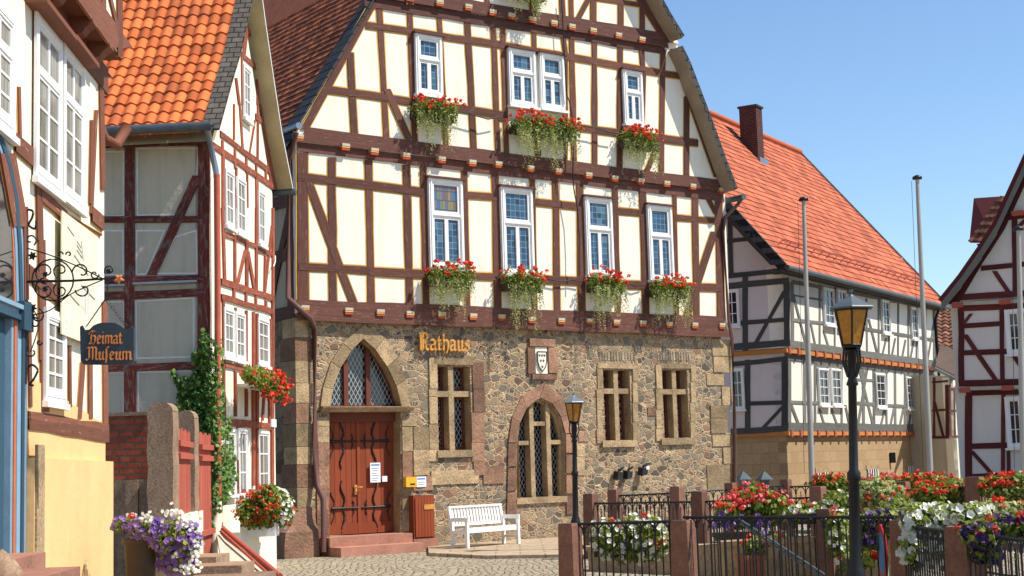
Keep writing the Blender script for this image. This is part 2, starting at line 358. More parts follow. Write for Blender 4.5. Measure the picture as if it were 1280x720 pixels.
MT['dpurple'] = leafmat('dark purple blossoms', (.012, .004, .035), (.06, .015, .12), .1)

# ------------------------------------------------------------------ timber framing helpers
def qz(z, x, y): return (z[0]+x/z[2], z[1]+y/z[2])
class Frame:
    """timber frame on a plane: dark beams proud of the plaster, each with a painted line along its edges"""
    def __init__(s, plane, out=0, wood_t=.018, line=.03):
        s.P = plane; s.out = out; s.b = MB(); s.l = MB(); s.i = 0; s.wt = wood_t; s.e = line
    def raw(s, c, tint=None, mode='v'):
        """c: four (u,z) corners a,b,c,d where a-b is one long side and d-c the other"""
        P = s.P; s.i += 1; o = s.out + s.wt + s.i*.00035; a, b, cc, d = [Vector((x[0], x[1])) for x in c]
        L = max((b-a).length, .05); n = max(1, int(L/.7)); tint = random.random() if tint is None else tint
        off = random.random()*9
        A = [a.lerp(b, i/n) for i in range(n+1)]; D = [d.lerp(cc, i/n) for i in range(n+1)]
        wv = (d-a); 
        if wv.length > 1e-6: wv.normalize()
        for i in range(1, n):
            A[i] += wv*random.uniform(-.014, .014); D[i] += wv*random.uniform(-.014, .014)
        for i in range(n):
            q = [A[i], A[i+1], D[i+1], D[i]]; W = [P.W(p.x, p.y, o) for p in q]
            u0, u1 = off+L*i/n, off+L*(i+1)/n; ww = (d-a).length
            s.b.face(W[::-1] if mode == 'x' else W, 0, tint, [(u0, 0), (u1, 0), (u1, ww), (u0, ww)])
        for E_ in (A, D):
            for i in range(n):
                s.b.face([P.W(E_[i].x, E_[i].y, s.out-.01), P.W(E_[i+1].x, E_[i+1].y, s.out-.01), P.W(E_[i+1].x, E_[i+1].y, o), P.W(E_[i].x, E_[i].y, o)], 0, tint)
        if s.e:
            e = s.e; ol = s.out + .004 + s.i*.00012
            for i in range(n):
                q = [A[i]-wv*e, A[i+1]-wv*e, D[i+1]+wv*e, D[i]+wv*e]
                s.l.face([P.W(p.x, p.y, ol) for p in q], 0, tint)
    def B(s, z, x1, y1, x2, y2, w, tint=None):
        h = w/2
        if abs(y2-y1) > abs(x2-x1): q = [(x1-h, y1), (x2-h, y2), (x2+h, y2), (x1+h, y1)]
        else: q = [(x1, y1-h), (x2, y2-h), (x2, y2+h), (x1, y1+h)]
        s.raw([s.P.uz(*qz(z, *p), out=s.out) for p in q], tint)
    def U(s, u1, z1, u2, z2, w, tint=None):
        a = Vector((u1, z1)); b = Vector((u2, z2)); t_ = (b-a).normalized(); n = Vector((-t_.y, t_.x))*w/2
        s.raw([a-n, b-n, b+n, a+n], tint)
    def build(s, parent, wm, lm):
        s.b.build('timber_frame', wm, parent)
        if s.e and s.l.f: s.l.build('painted_line', lm, parent)
def poly_wall(mb, P, outer, holes, out, depth, mi=0, reveal_mi=None, reveal_depth=None, sides=True):
    """flat wall with real openings, its reveals going back by reveal_depth"""
    loops = [outer]+holes
    tri = tessellate_polygon([[Vector((u, z, 0)) for u, z in lp] for lp in loops]); flat = [p for lp in loops for p in lp]
    for t_ in tri:
        pts = [flat[i] for i in t_]
        ar = (pts[1][0]-pts[0][0])*(pts[2][1]-pts[0][1])-(pts[2][0]-pts[0][0])*(pts[1][1]-pts[0][1])
        if abs(ar) < 1e-9: continue
        if ar < 0: pts = pts[::-1]
        mb.face([P.W(u, z, out) for u, z in pts], mi)
    rd = reveal_depth or depth
    for h in holes:
        for i in range(len(h)):
            a, b = h[i], h[(i+1) % len(h)]
            mb.face([P.W(*a, out), P.W(*b, out), P.W(*b, out-rd), P.W(*a, out-rd)], mi if reveal_mi is None else reveal_mi)
    if sides:
        for i in range(len(outer)):
            a, b = outer[i], outer[(i+1) % len(outer)]
            mb.face([P.W(*a, out), P.W(*b, out), P.W(*b, out-depth), P.W(*a, out-depth)], mi)
def rect_uz(P, a, b, out=0):
    """rectangle from px of upper-left and lower-right corners"""
    u1, z1 = P.uz(*a, out=out); u2, z2 = P.uz(*b, out=out); return u1, z2, u2, z1
def pbox(mb, P, u1, z1, u2, z2, o1, o2, mi=0, tint=.5):
    mb.box(P.W(u1, z1, o1), P.d*(u2-u1), P.n*(o2-o1), Vector((0, 0, z2-z1)), mi, tint)
def framed_window(parent, P, u1, z1, u2, z2, out, style, gm, fm=None, wname='window', sill=True, casing=.08, tilt=False, lbl=None, dep=1.0):
    """white window: casing, sashes, glazing bars; style 'T' (light over two casements), 'G' (gm columns x rows)"""
    fm = fm or MT['white']; m = MB(); g = MB(); W_ = u2-u1; H = z2-z1
    ob_ = out
    def fr(a, b, c, d, t_, o1, o2, tt=.5):
        o1 = ob_+(o1-ob_)*dep; o2 = ob_+(o2-ob_)*dep
        pbox(m, P, a, b, a+t_, d, o1, o2, 0, tt); pbox(m, P, c-t_, b, c, d, o1, o2, 0, tt)
        pbox(m, P, a+t_, b, c-t_, b+t_, o1, o2-.0015, 0, tt); pbox(m, P, a+t_, d-t_, c-t_, d, o1, o2-.0015, 0, tt)
    fr(u1, z1, u2, z2, casing, out, out+.075)
    fr(u1+casing*.45, z1+casing*.45, u2-casing*.45, z2-casing*.45, casing*.35, out, out+.09, .9)
    a, b, c, d = u1+casing, z1+casing, u2-casing, z2-casing
    pbox(g, P, a, b, c, d, out+.002, out+.02*dep)
    if style == 'T':
        zt = b+(d-b)*.60
        pbox(m, P, a, zt-.04, c, zt+.04, out, out+.068); pbox(m, P, a, zt-.015, c, zt+.02, out, out+.085)
        fr(a, zt+.04, c, d, .05, out+.018, out+.055, .3)
        mid = (a+c)/2
        fr(a, b, mid, zt-.04, .045, out+.018, out+.055, .3); fr(mid, b, c, zt-.04, .045, out+.018, out+.056, .3)
    else:
        cols, rows, split = style
        n = 2 if cols >= 4 or split == 2 else 1
        ww = (c-a)/n
        for i in range(n):
            x0 = a+i*ww; x1 = x0+ww
            if split == 3:     # light above the casements
                zt = b+(d-b)*.68; pbox(m, P, x0, zt-.03, x1, zt+.03, out, out+.07*dep); segs = [(b, zt-.03, rows), (zt+.03, d, 1)]
            else: segs = [(b, d, rows)]
            for s0, s1, rr in segs:
                nn_ = 2 if split == 3 else 1
                for j in range(nn_):
                    y0 = x0+(x1-x0)*j/nn_; y1 = x0+(x1-x0)*(j+1)/nn_; fr(y0, s0, y1, s1, .035, out+.018, out+.05, .3)
                    cc = cols//n//nn_ if cols//n//nn_ else 1
                    for q in range(1, cc): xx = y0+(y1-y0)*q/cc; pbox(m, P, xx-.012, s0+.03, xx+.012, s1-.03, out+.018*dep, out+.042*dep)
                    for q in range(1, rr): zz = s0+(s1-s0)*q/rr; pbox(m, P, y0+.03, zz-.012, y1-.03, zz+.012, out+.018*dep, out+.0425*dep)
    o = m.build(wname, fm, parent); 
    if lbl: o['label'] = lbl
    g.build('pane', gm, o)
    if sill:
        s_ = MB(); pbox(s_, P, u1-.04, z1-.06, u2+.04, z1-.002, out, out+.14*dep); s_.build('sill', fm if sill is True else sill, o)
    return o

# ------------------------------------------------------------------ leaves, blossoms
def rv(): 
    while True:
        v = Vector((random.uniform(-1, 1), random.uniform(-1, 1), random.uniform(-1, 1)))
        if .05 < v.length < 1: return v.normalized()
def leaf(mb, p, n, size, tint, mi=0, pts=5, cup=.25):
    n = n.normalized(); a = n.cross(Vector((.3, .2, .9))); 
    if a.length < .01: a = n.cross(Vector((1, 0, 0)))
    a.normalize(); b = n.cross(a); ph = random.random()*6.3; r = []
    for i in range(pts):
        t_ = ph+2*pi*i/pts; rr = size*(1 if i % 2 == 0 else random.uniform(.72, .95)); r.append(p+(a*cos(t_)+b*sin(t_))*rr + n*random.uniform(-.2, cup)*size)
    mb.face(r, mi, tint)
def bloom(mb, p, n, size, tint, mi=0):
    """petunia-like open flower: a shallow five-lobed funnel"""
    n = n.normalized(); a = n.cross(Vector((.1, .3, .9))); a = a.normalized() if a.length > .01 else Vector((1, 0, 0)); b = n.cross(a); ph = random.random()*6
    rim = []
    for i in range(10):
        t_ = ph+2*pi*i/10; rr = size*(1.0 if i % 2 == 0 else .8); rim.append(p+(a*cos(t_)+b*sin(t_))*rr)
    c = p-n*size*.45
    for i in range(0, 10): mb.face([c, rim[i], rim[(i+1) % 10]], mi, tint-.2+.3*(i % 2))
def cluster(mb, p, r, tint, mi=0, nb=9, size=.022):
    """geranium head: a ball of small florets"""
    for i in range(nb):
        d = rv(); d.z = d.z*.7+.2; leaf(mb, p+d*r, d, size*random.uniform(.8, 1.2), min(1, max(0, tint+random.uniform(-.3, .3))), mi, 5)
def mass(blobs, leaves, blooms, lmb, lsize=.035, floor=None):
    """fill ellipsoids with leaves; blossoms ride on the outer shell. blooms: list of (mb, n, size, kind, bias)"""
    vol = sum(b[1].x*b[1].y*b[1].z for b in blobs)
    for c, r in blobs:
        n = int(leaves*(r.x*r.y*r.z)/vol)
        for i in range(n):
            d = rv(); q = random.random()**.45*(1+.22*sin(7*d.x+3*c.x)*cos(6*d.z+c.y)); p = c+Vector((d.x*r.x, d.y*r.y, d.z*r.z))*q
            if floor and p.z < floor: continue
            leaf(lmb, p, (d+rv()*.9+Vector((0, 0, .35))), lsize*random.uniform(.6, 1.25), min(1, max(0, random.gauss(.45, .25)+d.z*.15)))
    for mb, n, size, kind, up in blooms:
        for i in range(n):
            c, r = random.choices(blobs, [b[1].x*b[1].z for b in blobs])[0]
            d = rv(); d.z = d.z*(1-up)+abs(d.z)*up; d.y = -abs(d.y)*.9+.1*d.y; d.normalize()
            p = c+Vector((d.x*r.x, d.y*r.y, d.z*r.z))*random.uniform(.88, 1.12)
            if kind == 'c': cluster(mb, p+Vector((0, 0, size*.8)), size, random.random(), 0, 10, size*.5)
            else: bloom(mb, p, d+Vector((.3, -.5, .25))+rv()*.35, size*random.uniform(.75, 1.15), random.uniform(.2, 1))
def trail(mb, p, L, out, size=.02, tint=.5):
    q = Vector(p); sw = rv()*.02; n = int(L/.02)
    for i in range(n):
        q += Vector((sw.x*random.uniform(-1, 1.2), sw.y*random.uniform(-1, 1), -.02))
        if random.random() < .88: leaf(mb, q+rv()*.022, rv()+out*.6, size*random.uniform(.7, 1.2)*(1-.4*i/n), min(1, max(0, tint+random.uniform(-.35, .35))), 0, 4)

# ================================================================== GROUND
g = MB(); S = 1500; g.face([(-S, -S, 0), (S, -S, 0), (S, S, 0), (-S, S, 0)])
t = NT('grey sandstone setts'); v = t.coord()
nn = t.n('ShaderNodeTexNoise'); t.l(v, nn.inputs['Vector']); nn.inputs['Scale'].default_value = .35; nn.inputs['Detail'].default_value = 2
va = t.n('ShaderNodeVectorMath', operation='MULTIPLY_ADD'); t.l(nn.outputs['Color'], va.inputs[0]); va.inputs[1].default_value = (1.2, 1.2, 0); t.l(v, va.inputs[2])
a = t.n('ShaderNodeTexVoronoi', feature='F1'); a.inputs['Scale'].default_value = 7.5; a.inputs['Randomness'].default_value = .45; t.l(va.outputs[0], a.inputs['Vector'])
e = t.n('ShaderNodeTexVoronoi', feature='DISTANCE_TO_EDGE'); e.inputs['Scale'].default_value = 7.5; e.inputs['Randomness'].default_value = .45; t.l(va.outputs[0], e.inputs['Vector'])
sp = t.n('ShaderNodeSeparateColor'); t.l(a.outputs['Color'], sp.inputs[0]); n1 = t.noise(v, .5, 5); n2 = t.noise(v, 30, 4)
c = t.ramp(sp.outputs[0], [(0, (.25, .205, .15)), (.5, (.36, .30, .22)), (1, (.46, .39, .29))]); c = t.mix(t.rng(n1, .35, .7, 0, .5), c, (.42, .35, .24)); c = t.mix(t.rng(n2, .4, .7, 0, .35), c, (.13, .11, .09))
c = t.mix(t.rng(e.outputs[0], .02, .09, 1, 0), c, (.11, .10, .06))
t.bump(t.rng(e.outputs[0], 0, .15, 0, 1), .8, .03); setts = t.fin(c, .85, 0, .2)
tag(g.build('cobbled_square', setts, None, Vector((0, 0, 0))), 'grey brown sandstone setts of the square', None, None, 'structure')

# ================================================================== TOWN HALL
TH = Plane(372, 30, 53.39); THB = Plane(0, 0, 53.39+90, base=(TH.o.x, TH.o.y))
hall = thing('town_hall', TH.o, pi/2-TH.head, 'large town hall with rubble stone ground floor, brown timbered gable above and red flower boxes', 'town hall')
A1 = (340, 0, 3.43); A2 = (620, 0, 3.2727); A3 = (350, 200, 3.273); A4 = (630, 200, 3.273)
S1 = (340, 390, 3.43); S2 = (620, 390, 3.429); S3 = (340, 560, 3.556); S4 = (670, 560, 4.13)
J1, J2, J3 = .13, .20, .27       # how far each storey stands out over the one below
def Q(P, z, x, y, out=0): return P.uz(*qz(z, x, y), out=out)
UR = 11.66                       # right end of the hall
# ---- stone ground floor with real openings
def arch_pts(P, pts, out=0): return [Q(P, *p, out=out) for p in pts]
door_open = arch_pts(TH, [(S1, 246, 960), (S1, 246, 400), (S1, 256, 330), (S1, 290, 240), (S1, 338, 165), (S1, 388, 113), (S1, 440, 160), (S1, 492, 235), (S1, 530, 315), (S1, 552, 400), (S1, 552, 955)])
arch_win = arch_pts(TH, [(S2, 90, 800), (S2, 90, 560), (S2, 100, 480), (S2, 130, 415), (S2, 185, 370), (S2, 235, 395), (S2, 272, 450), (S2, 290, 520), (S2, 294, 560), (S2, 296, 797)])
def rect_hole(z, x1, y1, x2, y2):
    u1, b, u2, t_ = rect_uz(TH, qz(z, x1, y1), qz(z, x2, y2)); return [(u1, b), (u2, b), (u2, t_), (u1, t_)], (u1, b, u2, t_)
h1, r1 = rect_hole(S1, 707, 232, 858, 590); h3, r3 = rect_hole(S2, 458, 248, 583, 548); h4, r4 = rect_hole(S2, 711, 248, 830, 538)
m = MB(); ztop = 4.72
poly_wall(m, TH, [(0, -.3), (UR, -.3), (UR, ztop), (0, ztop)], [door_open, arch_win[::-1], h1, h3, h4], 0, .6, 0, 1, .34, sides=False)
m.face([TH.W(UR, -.3), TH.W(UR, -.3, -9), TH.W(UR, ztop, -9), TH.W(UR, ztop)], 0)
m.build('stone_wall', [MT['rubble'], MT['sand']], hall)
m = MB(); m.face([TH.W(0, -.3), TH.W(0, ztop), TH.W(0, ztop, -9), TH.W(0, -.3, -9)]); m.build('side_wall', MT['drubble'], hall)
# ---- dressed stones
def block_ring(inner, outer, out, n_each, mats, name, parent=hall, seed=1):
    rnd = random.Random(seed); m = MB(); N = len(inner)
    for i in range(N-1):
        for j in range(n_each[i] if isinstance(n_each, list) else n_each):
            ne = n_each[i] if isinstance(n_each, list) else n_each
            f0 = j/ne+.012; f1 = (j+1)/ne-.012
            L = lambda a, b, f: (a[0]+(b[0]-a[0])*f, a[1]+(b[1]-a[1])*f)
            q = [L(inner[i], inner[i+1], f0), L(inner[i], inner[i+1], f1), L(outer[i], outer[i+1], f1), L(outer[i], outer[i+1], f0)]
            mi = 1 if rnd.random() < .3 and len(mats) > 1 else 0
            m.prism([TH.W(u, z, -.02) for u, z in q], TH.n*(out+.02+rnd.uniform(0, .008)), mi, rnd.random(), back=False)
    return m.build(name, mats, parent)
inn = arch_pts(TH, [(S1, 246, 405), (S1, 256, 330), (S1, 290, 240), (S1, 338, 165), (S1, 388, 113), (S1, 440, 160), (S1, 492, 235), (S1, 530, 315), (S1, 552, 405)])
outr = arch_pts(TH, [(S1, 205, 405), (S1, 216, 320), (S1, 250, 215), (S1, 300, 135), (S1, 390, 55), (S1, 480, 110), (S1, 535, 195), (S1, 570, 290), (S1, 590, 405)])
block_ring(inn, outr, .035, [1, 1, 1, 1, 1, 1, 1, 1], [MT['sand']], 'door_arch')
inn = arch_pts(TH, [(S2, 84, 870), (S2, 88, 560), (S2, 98, 478), (S2, 128, 412), (S2, 185, 366), (S2, 238, 392), (S2, 276, 448), (S2, 296, 520), (S2, 300, 870)])
outr = arch_pts(TH, [(S2, 44, 880), (S2, 50, 560), (S2, 66, 450), (S2, 110, 360), (S2, 205, 303), (S2, 285, 370), (S2, 318, 440), (S2, 330, 520), (S2, 338, 870)])
block_ring(inn, outr, .03, [3, 1, 1, 1, 1, 1, 1, 4], [MT['pinksand'], MT['pinksand']], 'window_arch', seed=3)
# jambs, surrounds, quoins
m = MB(); m.face([TH.W(-.0, -.3, -.62), TH.W(UR, -.3, -.62), TH.W(UR, ztop, -.62), TH.W(0, ztop, -.62)]); m.build('dark_interior', MT['leadedbox'], hall)
rnd = random.Random(5); m = MB()
def blocks(m, z, x1, x2, ys, out=.02, mi=None, jit=0, P=TH):
    for a, b in zip(ys[:-1], ys[1:]):
        u1, z2 = Q(P, z, x1-(jit*rnd.random()), a); u2, z1 = Q(P, z, x2+(jit*rnd.random()), b)
        pbox(m, P, u1, z1+.006, u2, z2-.006, -.02, out+rnd.uniform(0, .012), (1 if rnd.random() < .3 else 0) if mi is None else mi, rnd.random())
blocks(m, S1, 190, 243, [450, 490, 560, 660, 760, 850, 985], .02)
blocks(m, S1, 556, 620, [446, 490], .02); blocks(m, S1, 556, 600, [600, 708], .02, 1); blocks(m, S1, 556, 600, [712, 770, 850, 940], .02)
blocks(m, S1, 604, 672, [492, 590, 700], .018, 0); blocks(m, S1, 556, 602, [492, 598], .018, 0)
blocks(m, S1, 604, 690, [704, 765], .02, 1); 
blocks(m, S1, 672, 703, [195, 330, 362, 480, 590, 640], .022, 0, 6); blocks(m, S1, 862, 905, [215, 330, 430, 560, 640, 700], .02, None, 10)
blocks(m, S1, 690, 860, [190, 229], .025, 0); blocks(m, S1, 705, 860, [593, 622], .05, 0); blocks(m, S1, 680, 885, [680, 735], .018, 0)
blocks(m, S1, 905, 990, [660, 735], .018, 1, 5)
for x1, x2, yb in ((458, 583, 548), (711, 830, 538)):
    blocks(m, S2, x1-26, x1-3, [225, 330, 420, 500, yb+15], .02, 0, 4); blocks(m, S2, x2+3, x2+22, [225, 300, 390, 470, yb+15], .02, 0, 5)
    blocks(m, S2, x1-24, x2+22, [218, 245], .022, 0); blocks(m, S2, x1-8, x2+14, [yb+3, yb+30], .06, 0)
blocks(m, S2, 900, 975, [265, 315], .015, 0); blocks(m, S2, 920, 990, [400, 455, 520], .02, 0, 6); blocks(m, S2, 930, 1010, [115, 190, 260], .02, 0, 8); blocks(m, S2, 965, 1012, [320, 400], .02, 0); blocks(m, S2, 925, 1012, [525, 575], .02, 0); blocks(m, S2, 970, 1012, [580, 650], .02, 0)
blocks(m, S2, 905, 1012, [655, 760, 830], .02, 0, 10); blocks(m, S2, 648, 685, [408, 445], .012, 1); blocks(m, S2, 345, 380, [565, 620, 700], .012, 0); blocks(m, S2, 352, 388, [528, 556], .012, 1)
m.build('dressed_stone', [MT['sand'], MT['pinksand']], hall)
# soldier courses over the two right windows
MT['course'] = simple('grey brown rubble', (.31, .245, .165), .9, .3, 5, .7, 30, .02, .4, fine=.3)
for x1, x2 in ((440, 600), (690, 835)):
    m = MB(); n = 13
    for i in range(n):
        xa = x1+(x2-x1)*i/n; u1, z2 = Q(TH, S2, xa+1, 168+8*abs(i-6)/6); u2, z1 = Q(TH, S2, xa+(x2-x1)/n-2, 208); pbox(m, TH, u1, z1, u2, z2, -.02, .008+rnd.random()*.006, 0, rnd.random())
    m.build('relieving_arch', MT['course'], hall)
# corner buttress at the left
cb = MB()
def cbk(o1, o2, u1, u2, z1, z2, mi, ti): pbox(cb, TH, u1, z1, u2, z2, o1, o2, mi, ti)
zs = [.95, 1.35, 1.8, 2.15, 2.6, 3.0, 3.4, 3.85, 4.3, 4.7]
for i, (a, b) in enumerate(zip(zs[:-1], zs[1:])): cbk(-.5-.1*(i % 2), .03+.004*(i % 3), -.03-.003*(i % 2), .26+.1*(i % 2), a+.005, b-.005, i % 3 == 1, rnd.random())
rows = []
for zz, e_ in ((-.05, .42), (.25, .42), (.5, .38), (.62, .22), (.95, .08)):
    rows.append([TH.W(-e_, zz, -1.3), TH.W(-e_, zz, e_*.5), TH.W(.34, zz, e_*.5), TH.W(.36, zz, -.01)])
cb.grid(rows, 1, .4, False)
cb.build('corner_quoins', [MT['sand'], MT['pinksand']], hall)
# transom stone over the door
m = MB(); u1, z2 = Q(TH, S1, 200, 407); u2, z1 = Q(TH, S1, 594, 438)
m.prism([TH.W(u1, z1+.05, -.3), TH.W(u1, z1+.05, .10), TH.W(u1, z1+.14, .17), TH.W(u1, z2, .17), TH.W(u1, z2, -.3)], TH.d*(u2-u1)); m.build('door_transom', MT['sand'], hall)
# door leaves with boards and iron straps
zb = .38; ul, _ = Q(TH, S1, 246, 500); ur, zt = Q(TH, S1, 552, 447, -.3); zt = z1+.08
door = MB(); um = (ul+ur)/2-.13; ur2 = ur-.02
for (a, b) in ((ul, um-.02), (um+.02, ur2)):
    n = 6
    for i in range(n): pbox(door, TH, a+(b-a)*i/n+.004, zb+.22, a+(b-a)*(i+1)/n-.004, zt, -.34, -.28+.002*(i % 2), 0, rnd.random())
    pbox(door, TH, a, zb, b, zb+.22, -.34, -.26, 0, .3)
pbox(door, TH, um-.03, zb, um+.04, zt, -.34, -.255, 0, .6)
dobj = door.build('double_door', MT['door'], hall)
# UVs for boards are zero; straps
st = MB()
hL = Q(TH, S1, 250, 550, -.27)[0]; hR = Q(TH, S1, 500, 550, -.27)[0]
for zc in (Q(TH, S1, 300, 555, -.27)[1], Q(TH, S3, 320, 268, -.27)[1]):
    for (uh, sgn, L, us) in ((hL, 1, .62, .26), (hR, -1, .70, .36)):
        st.tube([TH.W(uh+sgn*L*f, zc, -.265) for f in (0, .3, .6, .85, 1)], [.032, .026, .02, .014, .024], 6)
        for vs in (1, -1):
            pts = [TH.W(uh+sgn*us+.045*sin(f*6.0)*sgn, zc+vs*(.03+.52*f), -.268) for f in [i/12 for i in range(13)]]
            st.tube(pts, [.024-.018*abs(i/12-.35) for i in range(13)], 6)
            st.tube([TH.W(uh+sgn*(.03+.04*sin(f*5)), zc+vs*(.03+.3*f), -.268) for f in [i/8 for i in range(9)]], .011, 5)
            st.tube([TH.W(uh+sgn*(L*.78+.04*sin(f*3)), zc+vs*.14*f, -.268) for f in [i/5 for i in range(6)]], .013, 5)
st.build('iron_strap', MT['iron'], dobj)
m = MB(); u, z = Q(TH, S3, 395, 175); m.tube([TH.W(u+.03, z, -.25), TH.W(u+.03, z, -.19), TH.W(u+.15, z, -.19)], .014, 6); pbox(m, TH, u, z-.14, u+.06, z+.05, -.26, -.245); m.build('handle', MT['gold'], dobj)
# notices on the door
def sheet(x1, y1, x2, y2, label, head=True, out=-.225, z=S3, back=MT['paper']):
    u1, z2 = Q(TH, z, x1, y1, out); u2, z1 = Q(TH, z, x2, y2, out); m = MB(); pbox(m, TH, u1, z1, u2, z2, out, out+.008)
    if out < 0: pbox(m, TH, u1+.03, z1+.03, u2-.03, z2-.03, -.28, out)
    if head:
        pbox(m, TH, u1+.02, z2-.06, u2-.02, z2-.03, out+.008, out+.010, 1)
        for i in range(6): pbox(m, TH, u1+.03, z2-.12-i*.05, u2-.03-.03*(i % 3), z2-.108-i*.05, out+.008, out+.0095, 2)
    return tag(m.build('notice', [back, MT['bluepaint'], MT['lead']]), label, 'notice')
sheet(435, 66, 482, 152, 'tall white printed notice with a blue heading taped to the red door')
sheet(489, 125, 512, 149, 'small white card beside the tall notice on the red door', False)
sheet(641, 128, 685, 172, 'white sheet in a frame on the stone wall beside the yellow letterbox', True, .03)
m = MB(); u1, z2 = Q(TH, S3, 590, 130, .1); u2, z1 = Q(TH, S3, 639, 172, .1); pbox(m, TH, u1, z1, u2, z2, .03, .15); pbox(m, TH, u1+.1, z2-.16, u2-.05, z2-.13, .15, .155, 1)
tag(m.build('letterbox', [MT['yellowbox'], MT['iron']]), 'yellow letterbox on the stone wall right of the red door', 'letterbox')
# wooden cabinet
cab = thing('wall_cabinet', TH.at(*qz(S3, 680, 440)), pi/2-TH.head, 'narrow red brown boarded cabinet against the stone wall between door and bench', 'cabinet')
m = MB(); u1, z2 = Q(TH, S3, 628, 212, .2); u2, z1 = Q(TH, S3, 724, 418, .2); z1 = .12
pbox(m, TH, u1, z1+.1, u2, z2, .0, .2, 0, .2); n = 6
for i in range(n): pbox(m, TH, u1+.03+(u2-u1-.06)*i/n+.004, z1+.14, u1+.03+(u2-u1-.06)*(i+1)/n-.004, z2-.05, .2, .222, 0, .4+.4*rnd.random())
m.build('body', MT['door'], cab); m = MB(); pbox(m, TH, u1+.24, z2-.29, u1+.5, z2-.19, .222, .235); m.build('plate', MT['gold'], cab)
m = MB(); pbox(m, TH, u1-.05, -.1, u2+.05, z1+.1, 0, .26); m.build('base', MT['redstep'], cab)
# tympanum window
m = MB()
poly = arch_pts(TH, [(S1, 246, 405), (S1, 256, 330), (S1, 290, 240), (S1, 338, 165), (S1, 388, 113), (S1, 440, 160), (S1, 492, 235), (S1, 530, 315), (S1, 552, 405)])
m2 = MB(); m2.face([TH.W(u, z, -.26) for u, z in poly[::-1]]); 
zlow = Q(TH, S1, 380, 408, -.2)[1]
for x in (306, 400):
    u, zt_ = Q(TH, S1, x, 190 if x < 350 else 150, -.2); pbox(m, TH, u, zlow-.03, u+.10, zt_-.05, -.27, -.19)
ub0, _ = Q(TH, S1, 246, 400); pbox(m, TH, ub0, zlow-.3, ur2+.03, zlow+.04, -.275, -.2)
for a, b in zip(poly[:-1], poly[1:]): m.tube([TH.W(*a, -.22), TH.W(*b, -.22)], .03, 5)
MT['casement'] = wood('dark red brown casement', (.15, .045, .028))
o = m.build('arched_window', MT['casement'], hall); m2.build('pane', MT['lattice'], o)
# cross windows
for (u1, z1_, u2, z2_), mid, tr in ((r1, .43, .67), (r3, .50, .70), (r4, .50, .68)):
    m = MB(); g = MB(); um_ = u1+(u2-u1)*mid; zt_ = z1_+(z2_-z1_)*tr
    pbox(m, TH, um_-.065, z1_, um_+.065, z2_, -.24, -.03); pbox(m, TH, u1, zt_-.06, um_-.066, zt_+.06, -.235, -.035); pbox(m, TH, um_+.066, zt_-.06, u2, zt_+.06, -.235, -.035)
    o = m.build('mullion_window', MT['sand'], hall)
    f = MB()
    for a, b in ((u1, um_-.065), (um_+.065, u2)):
        for c_, d_ in ((z1_, zt_-.06), (zt_+.06, z2_)):
            for (p, q, r, s_) in ((a, c_, a+.05, d_), (b-.05, c_, b, d_), (a+.05, c_, b-.05, c_+.07), (a+.05, d_-.04, b-.05, d_)): pbox(f, TH, p, q, r, s_, -.33, -.25)
    f.build('casement', MT['casement'], o)
    g.face([TH.W(u1, z1_, -.3), TH.W(u2, z1_, -.3), TH.W(u2, z2_, -.3), TH.W(u1, z2_, -.3)]); g.build('pane', MT['lattice'], o)
# arched window tracery
m = MB(); g = MB(); g.face([TH.W(u, z, -.3) for u, z in arch_win])
zb_ = arch_win[0][1]
for xa, xb, yt in ((136, 154, 395), (206, 224, 378)):
    ua, zt_ = Q(TH, S2, xa, yt, -.1); ub, _ = Q(TH, S2, xb, yt, -.1); pbox(m, TH, ua, zb_, ub, zt_+.05, -.26, -.06)
def trs(xa, xb, y1, y2):
    ua, a_ = Q(TH, S2, xa, y1, -.1); ub, b_ = Q(TH, S2, xb, y2, -.1); pbox(m, TH, ua, b_, ub, a_, -.25, -.065)
trs(92, 136, 553, 570); trs(224, 290, 549, 566); trs(154, 206, 470, 487); trs(92, 100, 560, 800)
for a, b in zip(arch_win[1:-1], arch_win[2:]): m.tube([TH.W(*a, -.16), TH.W(*b, -.16)], .055, 6)
u1, z_ = Q(TH, S2, 84, 800); u2, _ = Q(TH, S2, 300, 800); pbox(m, TH, u1, zb_-.12, u2, zb_+.01, -.3, .05)
o = m.build('arched_window', MT['sand'], hall); g.build('pane', MT['lattice'], o)
# coat of arms
m = MB()
for (x1, y1, x2, y2, mi, o_) in ((138, 112, 248, 150, 0, .06), (130, 152, 163, 265, 0, .05), (219, 152, 262, 262, 0, .05), (150, 267, 255, 290, 0, .06)):
    u1, z2_ = Q(TH, S2, x1, y1); u2, z1_ = Q(TH, S2, x2, y2); pbox(m, TH, u1, z1_, u2, z2_, -.02, o_, mi, rnd.random())
u1, z2_ = Q(TH, S2, 164, 151); u2, z1_ = Q(TH, S2, 218, 265); pbox(m, TH, u1, z1_, u2, z2_, -.02, .03, 1)
uc = (u1+u2)/2; zc = (z1_+z2_)/2; hw = (u2-u1)*.38; hh = (z2_-z1_)*.33
sh = [(uc-hw, zc+hh), (uc-hw, zc-.1*hh), (uc-hw*.7, zc-hh*.75), (uc, zc-hh*1.25), (uc+hw*.7, zc-hh*.75), (uc+hw, zc-.1*hh), (uc+hw, zc+hh)]
m.prism([TH.W(u, z, .03) for u, z in sh], TH.n*.03, 1)
for a, b in zip(sh, sh[1:]+sh[:1]): m.tube([TH.W(*a, .06), TH.W(*b, .06)], .012, 5, 2)
